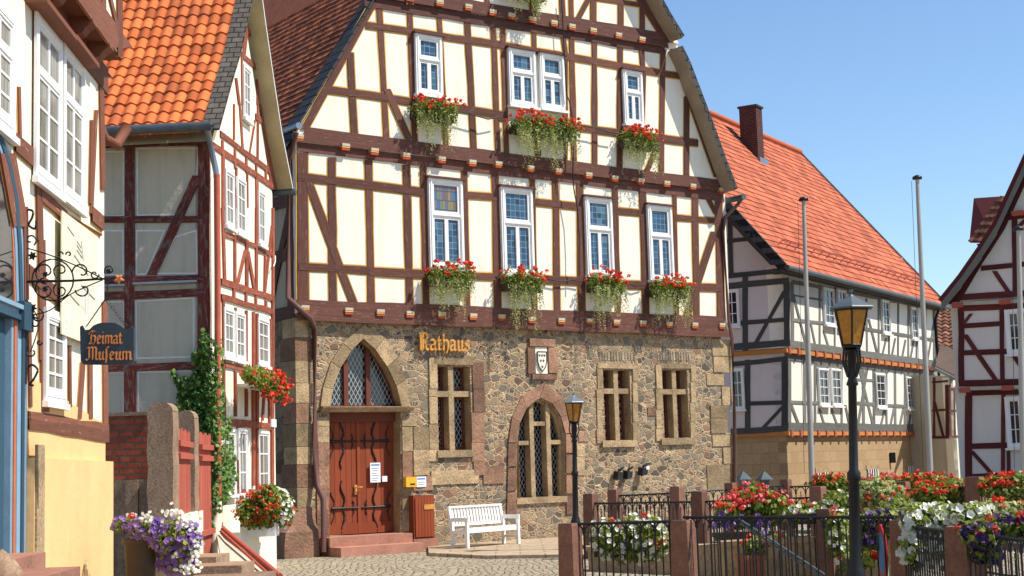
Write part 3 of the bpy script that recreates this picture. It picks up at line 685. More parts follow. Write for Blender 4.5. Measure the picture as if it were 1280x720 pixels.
for i, (du, dz) in enumerate(((-.55, .6), (0, .6), (.55, .6), (-.3, .0), (.3, .0), (0, -.7))):      # three small leafy charges on the shield
    for j in range(3):
        a_ = pi/2+.7*(j-1); m.tube([TH.W(uc+hw*du, zc+hh*dz-.03, .063), TH.W(uc+hw*du+.05*cos(a_), zc+hh*dz-.03+.06*sin(a_), .063)], [.008, .003], 5, 2)
m.build('coat_of_arms', [MT['pinksand'], MT['cream'], MT['iron']], hall)
# steps
m = MB()
def step_poly(p, z0, z1_, mi=0, mb=None): (mb or m).prism([Vector((q.x, q.y, z0)) for q in p], (0, 0, z1_-z0), mi, rnd.random())
u1, _ = Q(TH, S3, 243, 400, .3); u2, _ = Q(TH, S3, 610, 388, .3); u3, _ = Q(TH, S3, 668, 430, .8)
step_poly([TH.W(u1+.0, 0, -.28), TH.W(u1+.0, 0, .42), TH.W(u2, 0, .42), TH.W(u2, 0, -.0), TH.W(ur+.02, 0, 0), TH.W(ur+.02, 0, -.28)], -.05, .36)
step_poly([TH.W(u1+.0, 0, .0), TH.W(u1+.0, 0, .85), TH.W(u3, 0, .85), TH.W(u3, 0, 0)], -.05, .18)
m.build('entrance_steps', MT['redstep'], hall)

# ---- timbered storeys
def outline_storey(pts, out, mats, name='plaster_infill'):
    m = MB(); q = [TH.W(u, z, out) for u, z in pts]; m.prism([p-TH.n*.25 for p in q], TH.n*.25, 0); m.build(name, mats, hall)
TH.T = lambda px, py, o: TH.uz(px, py, out=o)
zJ1, zJ2, zJ3 = 4.78, 8.22, 11.70
apex = (6.75, 18.9)
def line_at(pa, pb, o_):
    (ua_, za_), (ub_, zb__) = TH.uz(*pa, out=o_), TH.uz(*pb, out=o_)
    return lambda z: ua_+(ub_-ua_)*(z-za_)/(zb__-za_)
_l2 = line_at((373, 158), (466, 3), J2); _r2_ = line_at((848, 61), (903, 221), J2); _r3 = line_at((800, -9), (838, 53), J3); _rj1 = TH.uz(909, 330, out=J1)[0]; _lj1 = TH.uz(371, 300, out=J1)[0]
def lrake(z, o=0): return _l2(z)
def rrake(z): return _r2_(z) if z < 11.8 else _r3(z)
_sl = 1/(_l2(10)-_l2(9)); _zr = 11.9; _ur = _r3(11.9); apex = ((_ur+(_zr-8.4)/_sl+_l2(8.4))/2, 0); apex = (apex[0], 8.4+(apex[0]-_l2(8.4))*_sl)
outline_storey([(_lj1, zJ1), (_rj1, zJ1), (_rj1+.03, zJ2), (_lj1, zJ2)], J1, MT['cream'])
outline_storey([(lrake(zJ2), zJ2), (rrake(zJ2), zJ2), (rrake(zJ3), zJ3), (lrake(zJ3), zJ3)], J2, MT['cream'])
outline_storey([(lrake(zJ3), zJ3), (rrake(zJ3), zJ3), apex], J3, MT['cream'])
f1 = Frame(TH, J1)
for a in [(A3, 91, -30, 95, 600, 44), (A3, 211, -10, 216, 590, 30), (A3, 361, 0, 372, 595, 30), (A3, 516, 20, 530, 600, 28), (A3, 585, 25, 597, 605, 24), (A3, 752, 40, 765, 610, 22), (A3, 878, 50, 890, 615, 28),
          (A4, 114, 70, 124, 620, 20), (A4, 208, 80, 217, 625, 24), (A4, 308, 90, 318, 630, 28), (A4, 452, 110, 466, 640, 20), (A4, 565, 120, 580, 645, 26), (A4, 696, 135, 706, 650, 16), (A4, 780, 140, 786, 650, 24), (A4, 876, 130, 886, 660, 30),
          (A3, 112, 80, 298, 580, 32), (A4, 860, 293, 746, 640, 30), (A4, 832, 155, 868, 222, 18),
          (A3, 70, 68, 585, 132, 33), (A3, 752, 143, 885, 151, 27), (A4, 114, 171, 310, 191, 28), (A4, 455, 208, 575, 218, 25), (A4, 697, 235, 880, 250, 23),
          (A3, 75, 436, 365, 452, 30), (A3, 365, 456, 600, 467, 33), (A3, 755, 474, 890, 478, 28), (A4, 120, 487, 320, 497, 31), (A4, 455, 509, 580, 512, 32), (A4, 700, 519, 885, 523, 30)]: f1.B(*a)
# plates: top plate under the jetty and sill above the stone
def band(fr, zx, pts_top, pts_bot, n=1, tint=None):
    kp = fr.e; fr.e = 0
    (x1, y1), (x2, y2) = pts_top; (x3, y3), (x4, y4) = pts_bot
    fr.raw([fr.P.uz(*qz(zx, x1, y1), out=fr.out), fr.P.uz(*qz(zx, x2, y2), out=fr.out), fr.P.uz(*qz(zx, x4, y4), out=fr.out), fr.P.uz(*qz(zx, x3, y3), out=fr.out)], tint); fr.e = kp
ID = (0, 0, 1)
band(f1, ID, [(371, 374), (902, 396)], [(371, 399), (911, 420)]); band(f1, ID, [(371, 386), (905, 406)], [(372, 400), (912, 421.5)])
band(f1, ID, [(371, 173), (902, 240)], [(371, 189), (905, 252)])
f1.build(hall, MT['brown'], MT['ochre'])
f2 = Frame(TH, J2)
for a in [(A1, 334, 225, 354, 600, 28), (A1, 456, -10, 491, 620, 24), (A1, 588, 30, 612, 635, 22), (A1, 714, 50, 722, 180, 20), (A1, 722, 180, 746, 650, 20), (A1, 835, 70, 865, 660, 23), (A1, 945, 90, 968, 670, 21), (A1, 988, 95, 1005, 680, 20),
          (A2, 153, 105, 155, 200, 18), (A2, 272, 140, 286, 240, 18), (A2, 286, 240, 284, 680, 10), (A2, 308, 150, 320, 700, 20), (A2, 401, 155, 402, 700, 20), (A2, 507, 180, 504, 710, 20), (A2, 593, 195, 601, 300, 18), (A2, 603, 300, 596, 590, 16), (A2, 682, 205, 675, 720, 20), (A2, 779, 395, 778, 730, 20), (A2, 170, 640, 170, 500, 22),
          (A1, 400, 108, 1000, 196, 28), (A2, 20, 183, 690, 302, 26), (A2, 690, 303, 760, 312, 24), (A1, 235, 384, 597, 437, 30), (A1, 735, 456, 1005, 497, 30), (A2, 5, 478, 40, 483, 28), (A2, 285, 515, 400, 530, 26), (A2, 400, 531, 825, 586, 27),
          (A1, 490, 382, 599, 628, 30), (A2, 608, 718, 668, 575, 20), (A1, 443, -5, 138, 555, 34), (A2, 735, 200, 915, 725, 46)]: f2.B(*a)
band(f2, ID, [(384, 159), (905, 226)], [(371, 176), (908, 240)]); band(f2, ID, [(455, -6), (830, 60)], [(455, 8), (830, 68)])
f2.build(hall, MT['brown'], MT['ochre'])
f3 = Frame(TH, J3)
for a in [(A2, 268, -20, 272, 70, 22), (A2, 305, -20, 308, 85, 18), (A2, 397, -20, 397, 100, 24), (A2, 509, -20, 509, 115, 22), (A2, 597, -20, 597, 135, 20), (A2, 148, -20, 150, 60, 24), (A2, 330, 85, 378, -5, 22), (A2, 380, -10, 600, 22, 18), (A2, 575, -30, 705, 175, 40), (A1, 918, -30, 922, 30, 18), (A1, 590, -25, 592, 20, 22), (A1, 700, -25, 704, 20, 22), (A1, 810, -25, 814, 10, 20)]: f3.B(*a)
band(f3, ID, [(462, -22), (832, 42)], [(462, -6), (835, 60)])
for i in range(1, 12):
    u = 2.6+i*.75
    zt_ = min(8.4+(u-.2)*1.6, 11.9+(10.8-u)*1.66, 18)
    if zt_ > 13.2: f3.U(u, 13.0, u, zt_, .24)
f3.U(3.0, 13.1, 10.2, 13.1, .22); f3.U(4.3, 15.2, 9, 15.2, .22); f3.U(lrake(11.9)+.15, 11.9, apex[0], apex[1]-.3, .3)
f3.build(hall, MT['brown'], MT['ochre'])
# joist ends
def joist(px, py, out, P=TH, w=.18, h=.135, par=hall, dpt=.045):
    u, z = P.uz(px, py, out=out); m = MB()
    for i, (a, b, o_) in enumerate(((.62, 1, 0), (.36, .62, -.008), (0, .36, -.016))): pbox(m, P, u-w/2, z-h/2+h*a, u+w/2, z-h/2+h*b, out-.1, out+dpt+o_, i)
    m.build('joist_end', [MT['joistwhite'], MT['joistyellow'], MT['joistred']], par)
for x, y in [(380.6, 386), (435.5, 389), (475, 391), (512, 393), (551.5, 394), (591, 396), (626.5, 397), (664, 400), (701, 401.5), (736.6, 402), (770, 403.5), (803, 404.5), (836, 406), (868, 407), (902, 407.5)]: joist(x, y, J1+.03)
for x, y in [(373.5, 172), (431.5, 183.8), (467.7, 189.6), (507.6, 195.4), (551.7, 200), (590, 204), (622.8, 206), (662.7, 211), (698, 214.5), (735.4, 219.5), (767.8, 223.5), (800.8, 227), (833, 230), (865.6, 233.5), (902, 238.5)]: joist(x, y, J2+.03)
for x, y in [(512, -2), (549, 4), (585, 9.5), (615.5, 16), (639, 20.5), (665, 25), (692, 29.5), (714.5, 34), (741, 39), (772.6, 44.8), (802, 50)]: joist(x, y, J3+.03)
# windows of the timbered storeys
th_win = [((533.5, 222.5), (578.8, 337), J1, 'S'), ((623.5, 233.5), (666.5, 345), J1, 'n'), ((729, 246), (766, 346), J1, 'n'), ((807, 256), (841, 352), J1, 'n'),
          ((517, 42), (552, 122), J2, 'n'), ((633.3, 60), (669, 136), J2, 'n'), ((672.5, 66), (705, 140), J2, 'n'), ((776.5, 87), (803, 158), J2, 'n')]
for i, (a, b, o_, kd) in enumerate(th_win):
    u1, z1_, u2, z2_ = rect_uz(TH, a, b, o_+.02)
    ob = framed_window(hall, TH, u1, z1_, u2, z2_, o_+.022, 'T', MT['glassTH'], casing=.085)
    if kd == 'S':
        g = MB(); zz = z1_+(z2_-z1_)*.60; pbox(g, TH, u1+.13, zz+.1, u2-.13, z2_-.13, o_+.03, o_+.046); g.build('stained_pane', MT['glassST'], ob)
    m = MB(); pbox(m, TH, u1-.05, z2_+.0, u2+.06, z2_+.04, o_, o_+.15); m.build('drip_board', MT['brown'], ob)
# small painted strip panels over the lower windows are part of the plaster: trimmed with beams on both sides
# wavy cable across the facade
for pts, o_ in (([(702, 0), (704, 40), (706, 80), (709, 120), (712, 128), (716, 150), (717, 180), (716, 215), (717, 235), (722, 262), (724, 300), (724, 345)], .34), ([(577, 140), (610, 149), (625, 146)], .34), ([(680, 348), (700, 352), (716, 350), (727, 352)], .2), ([(780, 352), (795, 358), (806, 355)], .2), ([(727, 157), (745, 160), (760, 165), (772, 167)], .34)):
    m = MB(); m.tube([TH.at(x, y, o_+.03) for x, y in pts], .014, 5); m.build('cable', MT['iron'], hall)
# ---- roof
def slab(mb, a, b, back, th, mi_top=0, mi_bot=1, mi_edge=2):
    """roof slab from edge a->b (front, world), going back by vector, thickness th (vector along outward normal)"""
    a, b = Vector(a), Vector(b); c, d = b+back, a+back; t_ = Vector(th)
    mb.face([a+t_, b+t_, c+t_, d+t_], mi_top, .5); mb.face([a, d, c, b], mi_bot)
    mb.face([a, b, b+t_, a+t_], mi_edge); mb.face([b, c, c+t_, b+t_], mi_edge); mb.face([a, a+t_, d+t_, d], mi_edge)
def tiled(mb, p0, eu, es, n, wid, length, tw, cl, prof='pan', lift=.03, seed=1, amp=.035, clip=None, curve=None, mi=0):
    """tile courses as geometry. p0 lower left corner, eu along the eave, es up the slope (unit)"""
    rnd = random.Random(seed); nc = int(math.ceil(length/cl)); nu = int(math.ceil(wid/tw)); eu, es, n = Vector(eu), Vector(es), Vector(n)
    sub = [(0, 0), (.2, .55), (.42, 1), (.62, .62), (.75, .08), (.88, -.25), (1.0, 0)] if prof == 'pan' else [(0, 0), (.97, 0), (1.0, -.3)]
    def P_(u, s_, h):
        if curve:
            q = curve(s_); return p0 + eu*u + q[0] + q[1]*h
        return p0 + eu*u + es*s_ + n*h
    for j in range(nc):
        s0 = j*cl; s1 = min(length, (j+1)*cl+.03)
        for i in range(nu):
            if clip and not clip(i*tw+tw/2, s0): continue
            tn = rnd.random(); ds = rnd.uniform(-.008, .008); dh = rnd.uniform(-.004, .006)
            lo = [P_(i*tw+f*tw, s0+ds, lift+dh+amp*h) for f, h in sub]; hi = [P_(i*tw+f*tw, s1, amp*h+dh*.5) for f, h in sub]; bot = [P_(i*tw+f*tw, s0+ds, -.01+amp*h*.3) for f, h in sub]
            mb.grid([bot, lo], mi, tn, False); mb.grid([lo, hi], mi, tn, prof == 'pan')
bk = -TH.n
# left slope with old tiles: its lower edge runs back along -n from the left eave
ls = Vector((TH.d.x*1, TH.d.y*1, _sl)).normalized(); lnrm = (Vector((-TH.d.x*_sl, -TH.d.y*_sl, 1))).normalized()
m = MB(); e0 = TH.W(lrake(8.05), 8.05, J2+.05)
L_ = (TH.W(apex[0], apex[1], J2)-TH.W(lrake(8.05), 8.05, J2)).length
m.face([e0-lnrm*.02, e0+ls*L_-lnrm*.02, e0+ls*L_+bk*12-lnrm*.02, e0+bk*12-lnrm*.02], 1)
tiled(m, e0+bk*12, -bk, ls, lnrm, 11.55, 5.2, .17, .19, 'flat', .035, 3)
m.face([e0+ls*5.2+lnrm*.01, e0+ls*L_+lnrm*.01, e0+ls*L_+bk*12+lnrm*.01, e0+ls*5.2+bk*12+lnrm*.01], 0)
m.build('roof', [MT['oldtile'], MT['brown']], hall)
# slate verge strip on the left slope
m = MB(); m.box(e0+bk*.5+lnrm*.025, ls*L_, -bk*.56, lnrm*.04); m.build('verge', MT['slateTH'], hall)
# right slopes: steep lower part and upper part standing out over it
def pt(u, z, o_): return TH.W(u, z, o_)
m = MB(); fo = J2+.42
lo_a = TH.at(918, 236, fo); lo_b = TH.at(846, 58, fo)
pr = [(918, 238), (905, 205), (889, 160), (872, 115), (858, 78), (849, 60)]
P_l = [TH.at(x, y, fo) for x, y in pr]
for a, b in zip(P_l[:-1], P_l[1:]):
    t_ = (b-a).normalized(); nrm = (-TH.n).cross(t_)*-1
    if nrm.z < 0: nrm = -nrm
    slab(m, a, b, bk*12, nrm*.14)
P_u = [TH.at(x, y, J3+.42) for x, y in ((852, 48), (836, 22), (822, -3))]; top = TH.W(apex[0], apex[1]+.2, J3+.42); P_u.append(top)
for a, b in zip(P_u[:-1], P_u[1:]):
    t_ = (b-a).normalized(); nrm = (-TH.n).cross(t_)*-1
    if nrm.z < 0: nrm = -nrm
    slab(m, a, b, bk*12, nrm*.14)
m.build('roof_right_slope', [MT['oldtile'], MT['soffitTH'], MT['slateTH']], hall)
# gutters
m = MB(); c0 = TH.at(374, 157, J2+.2); m.tube([c0, c0+bk*10], .075, 8, 0); m.build('gutter', MT['lead'], hall)
m = MB(); c0 = TH.at(930, 246, J2+.45); m.tube([c0, c0+bk*10], .075, 8, 0); c1 = TH.at(908, 246, .55); m.build('gutter', MT['zinc'], hall)
m = MB(); m.tube([TH.at(928, 247, .45), TH.at(922, 256, .3), TH.at(906, 272, .2), TH.at(903.5, 290, .2), TH.at(911, 400, .2), TH.at(915, 424, .08), TH.at(918, 520, .08), TH.at(919, 640, .08)], .045, 8)
m.build('downpipe', MT['pipebrown'], hall)
m = MB(); m.tube([TH.at(370, 165, .4), TH.at(360, 200, .12), TH.at(360.5, 372, .12), TH.at(373, 385, .25), TH.at(388, 398, .2), TH.at(393, 412, .1), TH.at(394, 560, .1), TH.at(396, 607, .12), TH.at(404, 624, .3), TH.at(405, 690, .32)], .06, 8); m.build('downpipe', MT['pipebrown'], hall)
# left side wall, timbered (in shade)
fs = Frame(THB, .0, .03, 0); m = MB()
# THB: u negative goes back (its heading points towards the street)
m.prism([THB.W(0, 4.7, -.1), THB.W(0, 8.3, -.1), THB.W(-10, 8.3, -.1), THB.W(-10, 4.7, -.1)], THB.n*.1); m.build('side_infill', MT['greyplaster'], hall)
for i, u in enumerate((-.15, -1.0, -2.0, -3.1, -4.2, -5.5)): fs.U(u, 4.7, u, 8.3, .26)
for z_ in (4.82, 6.0, 7.1, 8.15): fs.U(-9, z_, 0, z_, .26)
fs.U(-1.1, 4.9, -.1, 7.0, .2); fs.U(-2.6, 7.9, -1.6, 4.9, .2)
fs.build(hall, MT['brown'], None)
# RATHAUS in broken letters: strokes drawn with a broad nib
GL = {
 'R': (6.2, [[(1, 0), (1, 8.2), (.2, 7.4)], [(0, 8.6), (1.5, 9.4), (3.8, 9.2), (4.9, 7.8), (4.5, 6), (2.4, 4.9)], [(2.5, 5.0), (3.8, 3.6), (4.0, 1), (5.3, 0)], [(2.2, 8.6), (2.2, .6), (1.2, -.4)]]),
 'a': (4.2, [[(.4, 5.2), (1.6, 5.9), (2.9, 5.1), (2.9, .8), (3.8, 0)], [(2.8, 3.4), (.6, 2.8), (.5, .9), (1.4, 0), (2.7, 1)]]),
 't': (3.0, [[(1, 7.6), (1, .9), (1.9, 0), (2.8, .8)], [(0, 5.6), (2.5, 5.6)]]),
 'h': (4.4, [[(.9, 9.2), (.9, 0)], [(.9, 4.8), (2.4, 5.9), (3.5, 4.9), (3.5, 1.2), (2.4, -1.6)]]),
 'u': (4.6, [[(.4, 5.2), (1, 5.6), (1, .9), (1.9, 0), (3.2, 1)], [(3.2, 5.8), (3.2, .8), (4.2, 0)]]),
 's': (3.6, [[(3.0, 5.6), (1.5, 5.8), (.7, 4.6), (1.2, 3.5), (2.7, 2.6), (2.8, 1), (1.7, 0), (.3, .5)]]),
 'H': (6.0, [[(.1, 6.6), (.9, 8.6), (2.6, 9.3), (3.4, 8.6), (2.1, 7.2), (1.5, 5), (2.0, 3.2), (1.3, 1), (.1, .2)], [(2, 5.2), (3.8, 6), (4.9, 4.9), (4.8, 1.6), (3.6, -.6)], [(.1, .2), (1.6, 0), (2.6, .6)], [(3.4, 8.6), (5.2, 9.2)]]),
 'e': (3.8, [[(2.9, 5.2), (1.6, 5.9), (.9, 5), (.9, .9), (1.8, 0), (3.1, .9)], [(2.9, 5.2), (2.9, 3.8), (1, 2.9)]]),
 'i': (2.4, [[(.4, 5.2), (1, 5.7), (1, .8), (1.9, 0)], [(.8, 7.8), (1.3, 8.3)]]),
 'm': (6.8, [[(.3, 5.2), (.9, 5.8), (.9, 0)], [(.9, 4.9), (2.4, 5.9), (3.2, 5), (3.2, 0)], [(3.2, 4.9), (4.7, 5.9), (5.5, 5), (5.5, .8), (6.4, 0)]]),
 'M': (7.6, [[(0, 8), (1, 9.2), (2.0, 8.4), (1.7, 5), (1.9, 1.2), (.6, -.4), (-.4, .6)], [(2, 8.2), (3.4, 9.3), (4.2, 8.3), (4.1, .2)], [(4.2, 8.2), (5.6, 9.3), (6.4, 8.3), (6.3, .8), (7.4, 0)]]),
 'f': (2.8, [[(2.8, 8.9), (1.7, 9.3), (1, 8.2), (1, 0), (.6, -2.2)], [(.2, 5.4), (1, 5.4)]]),
}
def fraktur(text, org, ex, ez, en, height, mat, name, parent=None, depth=.02, nib=1.25, lay=None, width=None):
    m = MB(); x = 0; tot = sum(GL[c_][0] for c_ in text); sc = height/9.3; sx = sc if width is None else width/tot
    kk = 0
    for ch in text:
        wd, strokes = GL[ch]
        for s_ in strokes:
            for a, b in zip(s_[:-1], s_[1:]):
                kk += 1
                na = Vector((nib*.5*.75, nib*.5*.66)); A_, B_ = Vector((a[0]+x, a[1])), Vector((b[0]+x, b[1]))
                dd = (B_-A_)
                if abs(dd.x*na.y-dd.y*na.x) < .3*dd.length*na.length: na = Vector((-na.y, na.x))*.35+na*.6
                q = [A_-na, A_+na, B_+na, B_-na]
                ar = sum(q[i].x*q[(i+1) % 4].y-q[(i+1) % 4].x*q[i].y for i in range(4))
                if ar < 0: q = q[::-1]
                m.prism([org+ex*p.x*sx+ez*p.y*sc for p in q], en*(depth+kk*.00015), 0)
        x += wd
    return m.build(name, mat, parent)
ua, za = Q(TH, S1, 634, 162, .12); ub, _ = Q(TH, S1, 852, 166, .12)
fraktur('Rathaus', TH.W(ua, za, .07), TH.d, Vector((0, 0, 1)), TH.n, .36, MT['gold'], 'lettering', hall, .04, 1.35, width=ub-ua)
m = MB()
for i in range(7): pbox(m, TH, ua+.12+i*.3, za+.1, ua+.14+i*.3, za+.12, 0, .08)
m.build('letter_pin', MT['iron'], hall)

# ================================================================== flower boxes on the hall
def leafbox(P, uc, z, out, wid, label, nred, trailL, group, seed, extra=None):
    random.seed(seed); r = thing('flower_box', P.W(uc, z, out), pi/2-P.head, label, 'flower box', group)
    b = MB(); pbox(b, P, uc-wid/2, z, uc+wid/2, z+.16, out+.03, out+.22); b.build('box', MT['leadedbox'], r)
    lm = MB(); rm = MB(); tm = MB(); c0 = P.W(uc, z+.22, out+.15)
    n = int(wid/.16)
    blobs = []
    for i in range(n):
        f = (i+.5)/n-.5; c = P.W(uc+f*wid*1.02, z+.2+random.uniform(-.02, .09), out+.17+random.uniform(0, .1)); blobs.append((c, Vector((.2, .19, .19+random.uniform(0, .1)))))
    mass(blobs, int(1300*wid), [], lm, .026)
    for i in range(int(nred*1.9)):
        c, r_ = random.choice(blobs); d = rv(); d.z = abs(d.z)*.9+.05; d = d.normalized(); pp = c+Vector((d.x*.25, d.y*.2, d.z*.30)) + P.n*.08
        cluster(rm, pp, .042, random.random(), 0, 11, .027)
        if random.random() < .6: lm.tube([c, pp], .004, 3)
    for i in range(int(95*wid)):
        f = random.uniform(-.5, .5); ll = 1.35*trailL*random.uniform(.3, 1)*(.72+.28*sin(f*14+seed)); trail(tm, P.W(uc+f*wid, z+.1+random.uniform(0, .1), out+.24+random.uniform(-.02, .12)), ll, P.n, .023, random.uniform(.3, .9))
    lm.build('foliage', MT['leaf'], r); rm.build('blossoms', MT['red'], r); tm.build('trailing_stems', MT['leafpale'], r); return r
GB = 'flower boxes under the town hall windows'
for (x1, x2, y, tl, o_, nr, lb) in [(533, 592, 346, .75, J1, 20, 'red geranium box under the leftmost lower window of the town hall, long pale trails'),
        (628, 678, 353, .85, J1, 20, 'red geranium box under the second lower window from the left of the town hall'),
        (735, 780, 355, .8, J1, 18, 'red geranium box under the third lower window, between the cable and the pale panel'),
        (812, 861, 361, .7, J1, 18, 'red geranium box under the rightmost lower window of the town hall'),
        (513, 570, 137, .68, J2, 18, 'red geranium box under the single upper window at the left of the gable'),
        (634, 724, 155, .78, J2, 34, 'extra wide red geranium box under the double window in the gable'),
        (775, 819, 174, .68, J2, 18, 'red geranium box under the single upper window at the right of the gable')]:
    u1, z = TH.uz(x1, y, out=o_+.2); u2, _ = TH.uz(x2, y, out=o_+.2)
    leafbox(TH, (u1+u2)/2, z-.18, o_+.02, (u2-u1)*.86, lb, nr, tl, GB, int(x1))
u1, z = TH.uz(618, 2, out=J3); u2, _ = TH.uz(682, 2, out=J3)
leafbox(TH, (u1+u2)/2, z+.15, J3, 1.1, 'flower box cut off by the top of the picture, only its trailing stems in view', 10, .55, GB, 5)

# ================================================================== MUSEUM SIDE HOUSE (tiled roof, shaded side wall, sunlit gable wall)
MU = Plane(262, 24.3, 4.61); MS = Plane(0, 0, 94.61, base=(MU.o.x, MU.o.y))
mus = thing('timbered_house', MU.o, pi/2-MU.head, 'narrow red timbered house with orange pantile roof and weathered side wall', 'house')
Z1 = (250, 0, 5.54); Z2 = (250, 130, 5.54); Z3 = (250, 260, 5.54); Z4 = (250, 370, 5.54); Z5 = (250, 490, 5.54)
X6 = (120, 140, 5.14); X7 = (120, 300, 5.14); X8 = (120, 440, 5.14)
ur_mu = MU.uz(341, 300)[0]
vo = .32                                                       # verge stands this far outside the gable wall
lp = [MU.uz(x, y, out=vo) for x, y in ((274.5, 165), (290.8, 105), (301.6, 68.6), (312.5, 18), (316.5, 0))]
rp = [MU.uz(x, y, out=vo) for x, y in ((366, 236), (352, 165), (341, 92), (332, 30), (327.5, -4))]
sl_ = (lp[-1][1]-lp[-2][1])/(lp[-1][0]-lp[-2][0]); sr_ = (rp[-1][1]-rp[-2][1])/(rp[-1][0]-rp[-2][0])
# ridge where both slopes meet
ux = (rp[-1][1]-lp[-1][1] + sl_*lp[-1][0]-sr_*rp[-1][0])/(sl_-sr_); zx = lp[-1][1]+sl_*(ux-lp[-1][0])
if not (lp[-1][0] < ux < rp[-1][0]+1): ux = (lp[-1][0]+rp[-1][0])/2; zx = lp[-1][1]+2
lp.append((ux, zx)); rp.append((ux, zx))
m = MB(); gz = [(0, -.2), (ur_mu, -.2), (ur_mu, 6.95)] + [(p[0]-.12, p[1]-.12) for p in rp[1:]] + [(p[0]+.05, p[1]-.25) for p in lp[::-1][1:-1]] + [(0, 7.1)]
poly_wall(m, MU, gz, [], 0, .2); m.build('gable_infill', MT['cream2'], mus)
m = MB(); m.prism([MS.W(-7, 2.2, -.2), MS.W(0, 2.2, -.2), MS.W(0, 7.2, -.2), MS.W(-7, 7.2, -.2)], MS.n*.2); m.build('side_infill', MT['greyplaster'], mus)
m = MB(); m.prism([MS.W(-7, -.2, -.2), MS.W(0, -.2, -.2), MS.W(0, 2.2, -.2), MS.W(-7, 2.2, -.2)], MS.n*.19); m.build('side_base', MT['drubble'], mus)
f = Frame(MU, 0, .018, 0)
for a in [(Z2, 232, 0, 232, 250, 10), (Z2, 272, 0, 292, 310, 12), (Z2, 378, 110, 340, 340, 9), (Z2, 398, 0, 395, 385, 12), (Z2, 430, 0, 508, 590, 40), (Z1, 362, 60, 445, 720, 26), (Z1, 320, 190, 300, 380, 22), (Z1, 285, 370, 290, 720, 10), (Z1, 400, 480, 395, 720, 14), (Z1, 245, 540, 268, 720, 14), (Z1, 318, 205, 372, 262, 30), (Z1, 280, 375, 410, 490, 36), (Z2, 380, 85, 450, 135, 40),
          (Z2, 135, 205, 495, 478, 42), (Z2, 85, 285, 500, 570, 44), (Z2, 150, 250, 152, 330, 12), (Z2, 237, 310, 238, 440, 12), (Z2, 316, 370, 316, 470, 12), (Z2, 384, 420, 384, 520, 10), (Z2, 450, 460, 452, 540, 10),
          (Z2, 155, 330, 155, 720, 18), (Z2, 322, 470, 324, 720, 8), (Z2, 388, 520, 390, 720, 18), (Z2, 246, 440, 246, 720, 10),
          (Z3, 150, 0, 165, 500, 16), (Z3, 160, 180, 330, 240, 34), (Z3, 330, 245, 385, 265, 30), (Z3, 390, 290, 500, 320, 30), (Z3, 235, 190, 236, 520, 14), (Z3, 318, 240, 318, 570, 18), (Z3, 310, 290, 255, 520, 16), (Z3, 325, 300, 375, 590, 16), (Z3, 385, 0, 385, 590, 14), (Z3, 445, 330, 440, 620, 10), (Z3, 495, 120, 440, 600, 12), (Z3, 500, 0, 500, 720, 14),
          (Z3, 140, 510, 500, 625, 44), (Z3, 140, 615, 500, 720, 40), (Z3, 228, 560, 228, 640, 14), (Z3, 312, 590, 312, 660, 12), (Z3, 380, 610, 380, 680, 12), (Z3, 450, 640, 450, 700, 12),
          (Z4, 154, 20, 158, 720, 12), (Z4, 240, 80, 240, 450, 10), (Z4, 314, 100, 314, 460, 10), (Z4, 364, 110, 364, 490, 14), (Z4, 390, 120, 390, 500, 12), (Z4, 484, 160, 484, 510, 8), (Z4, 498, 0, 497, 720, 16), (Z4, 165, 475, 490, 560, 34),
          (Z4, 237, 520, 238, 720, 12), (Z4, 312, 560, 314, 720, 12), (Z4, 360, 500, 362, 720, 12), (Z4, 392, 520, 392, 720, 12), (Z4, 435, 540, 435, 720, 8),
          (Z5, 238, 0, 238, 170, 12), (Z5, 314, 0, 314, 170, 12), (Z5, 362, 0, 362, 650, 14), (Z5, 388, 0, 390, 720, 14), (Z5, 438, 0, 425, 200, 9), (Z5, 473, 0, 473, 220, 8), (Z5, 494, 0, 492, 720, 16), (Z5, 160, 205, 490, 240, 44), (Z5, 158, 0, 160, 230, 12), (Z5, 255, 230, 258, 700, 9), (Z5, 160, 690, 495, 700, 40)]: f.B(*a)
f.build(mus, MT['redwood'], None)
f = Frame(MS, 0, .03, 0)
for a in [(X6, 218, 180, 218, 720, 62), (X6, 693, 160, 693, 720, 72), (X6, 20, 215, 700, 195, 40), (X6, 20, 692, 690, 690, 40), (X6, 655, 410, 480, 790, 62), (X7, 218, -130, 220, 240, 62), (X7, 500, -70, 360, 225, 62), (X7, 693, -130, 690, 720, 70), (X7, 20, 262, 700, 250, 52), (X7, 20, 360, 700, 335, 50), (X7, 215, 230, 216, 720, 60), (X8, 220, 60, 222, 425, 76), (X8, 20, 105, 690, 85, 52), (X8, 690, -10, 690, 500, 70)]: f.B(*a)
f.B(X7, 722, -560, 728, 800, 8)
f.build(mus, MT['darkred'], None)
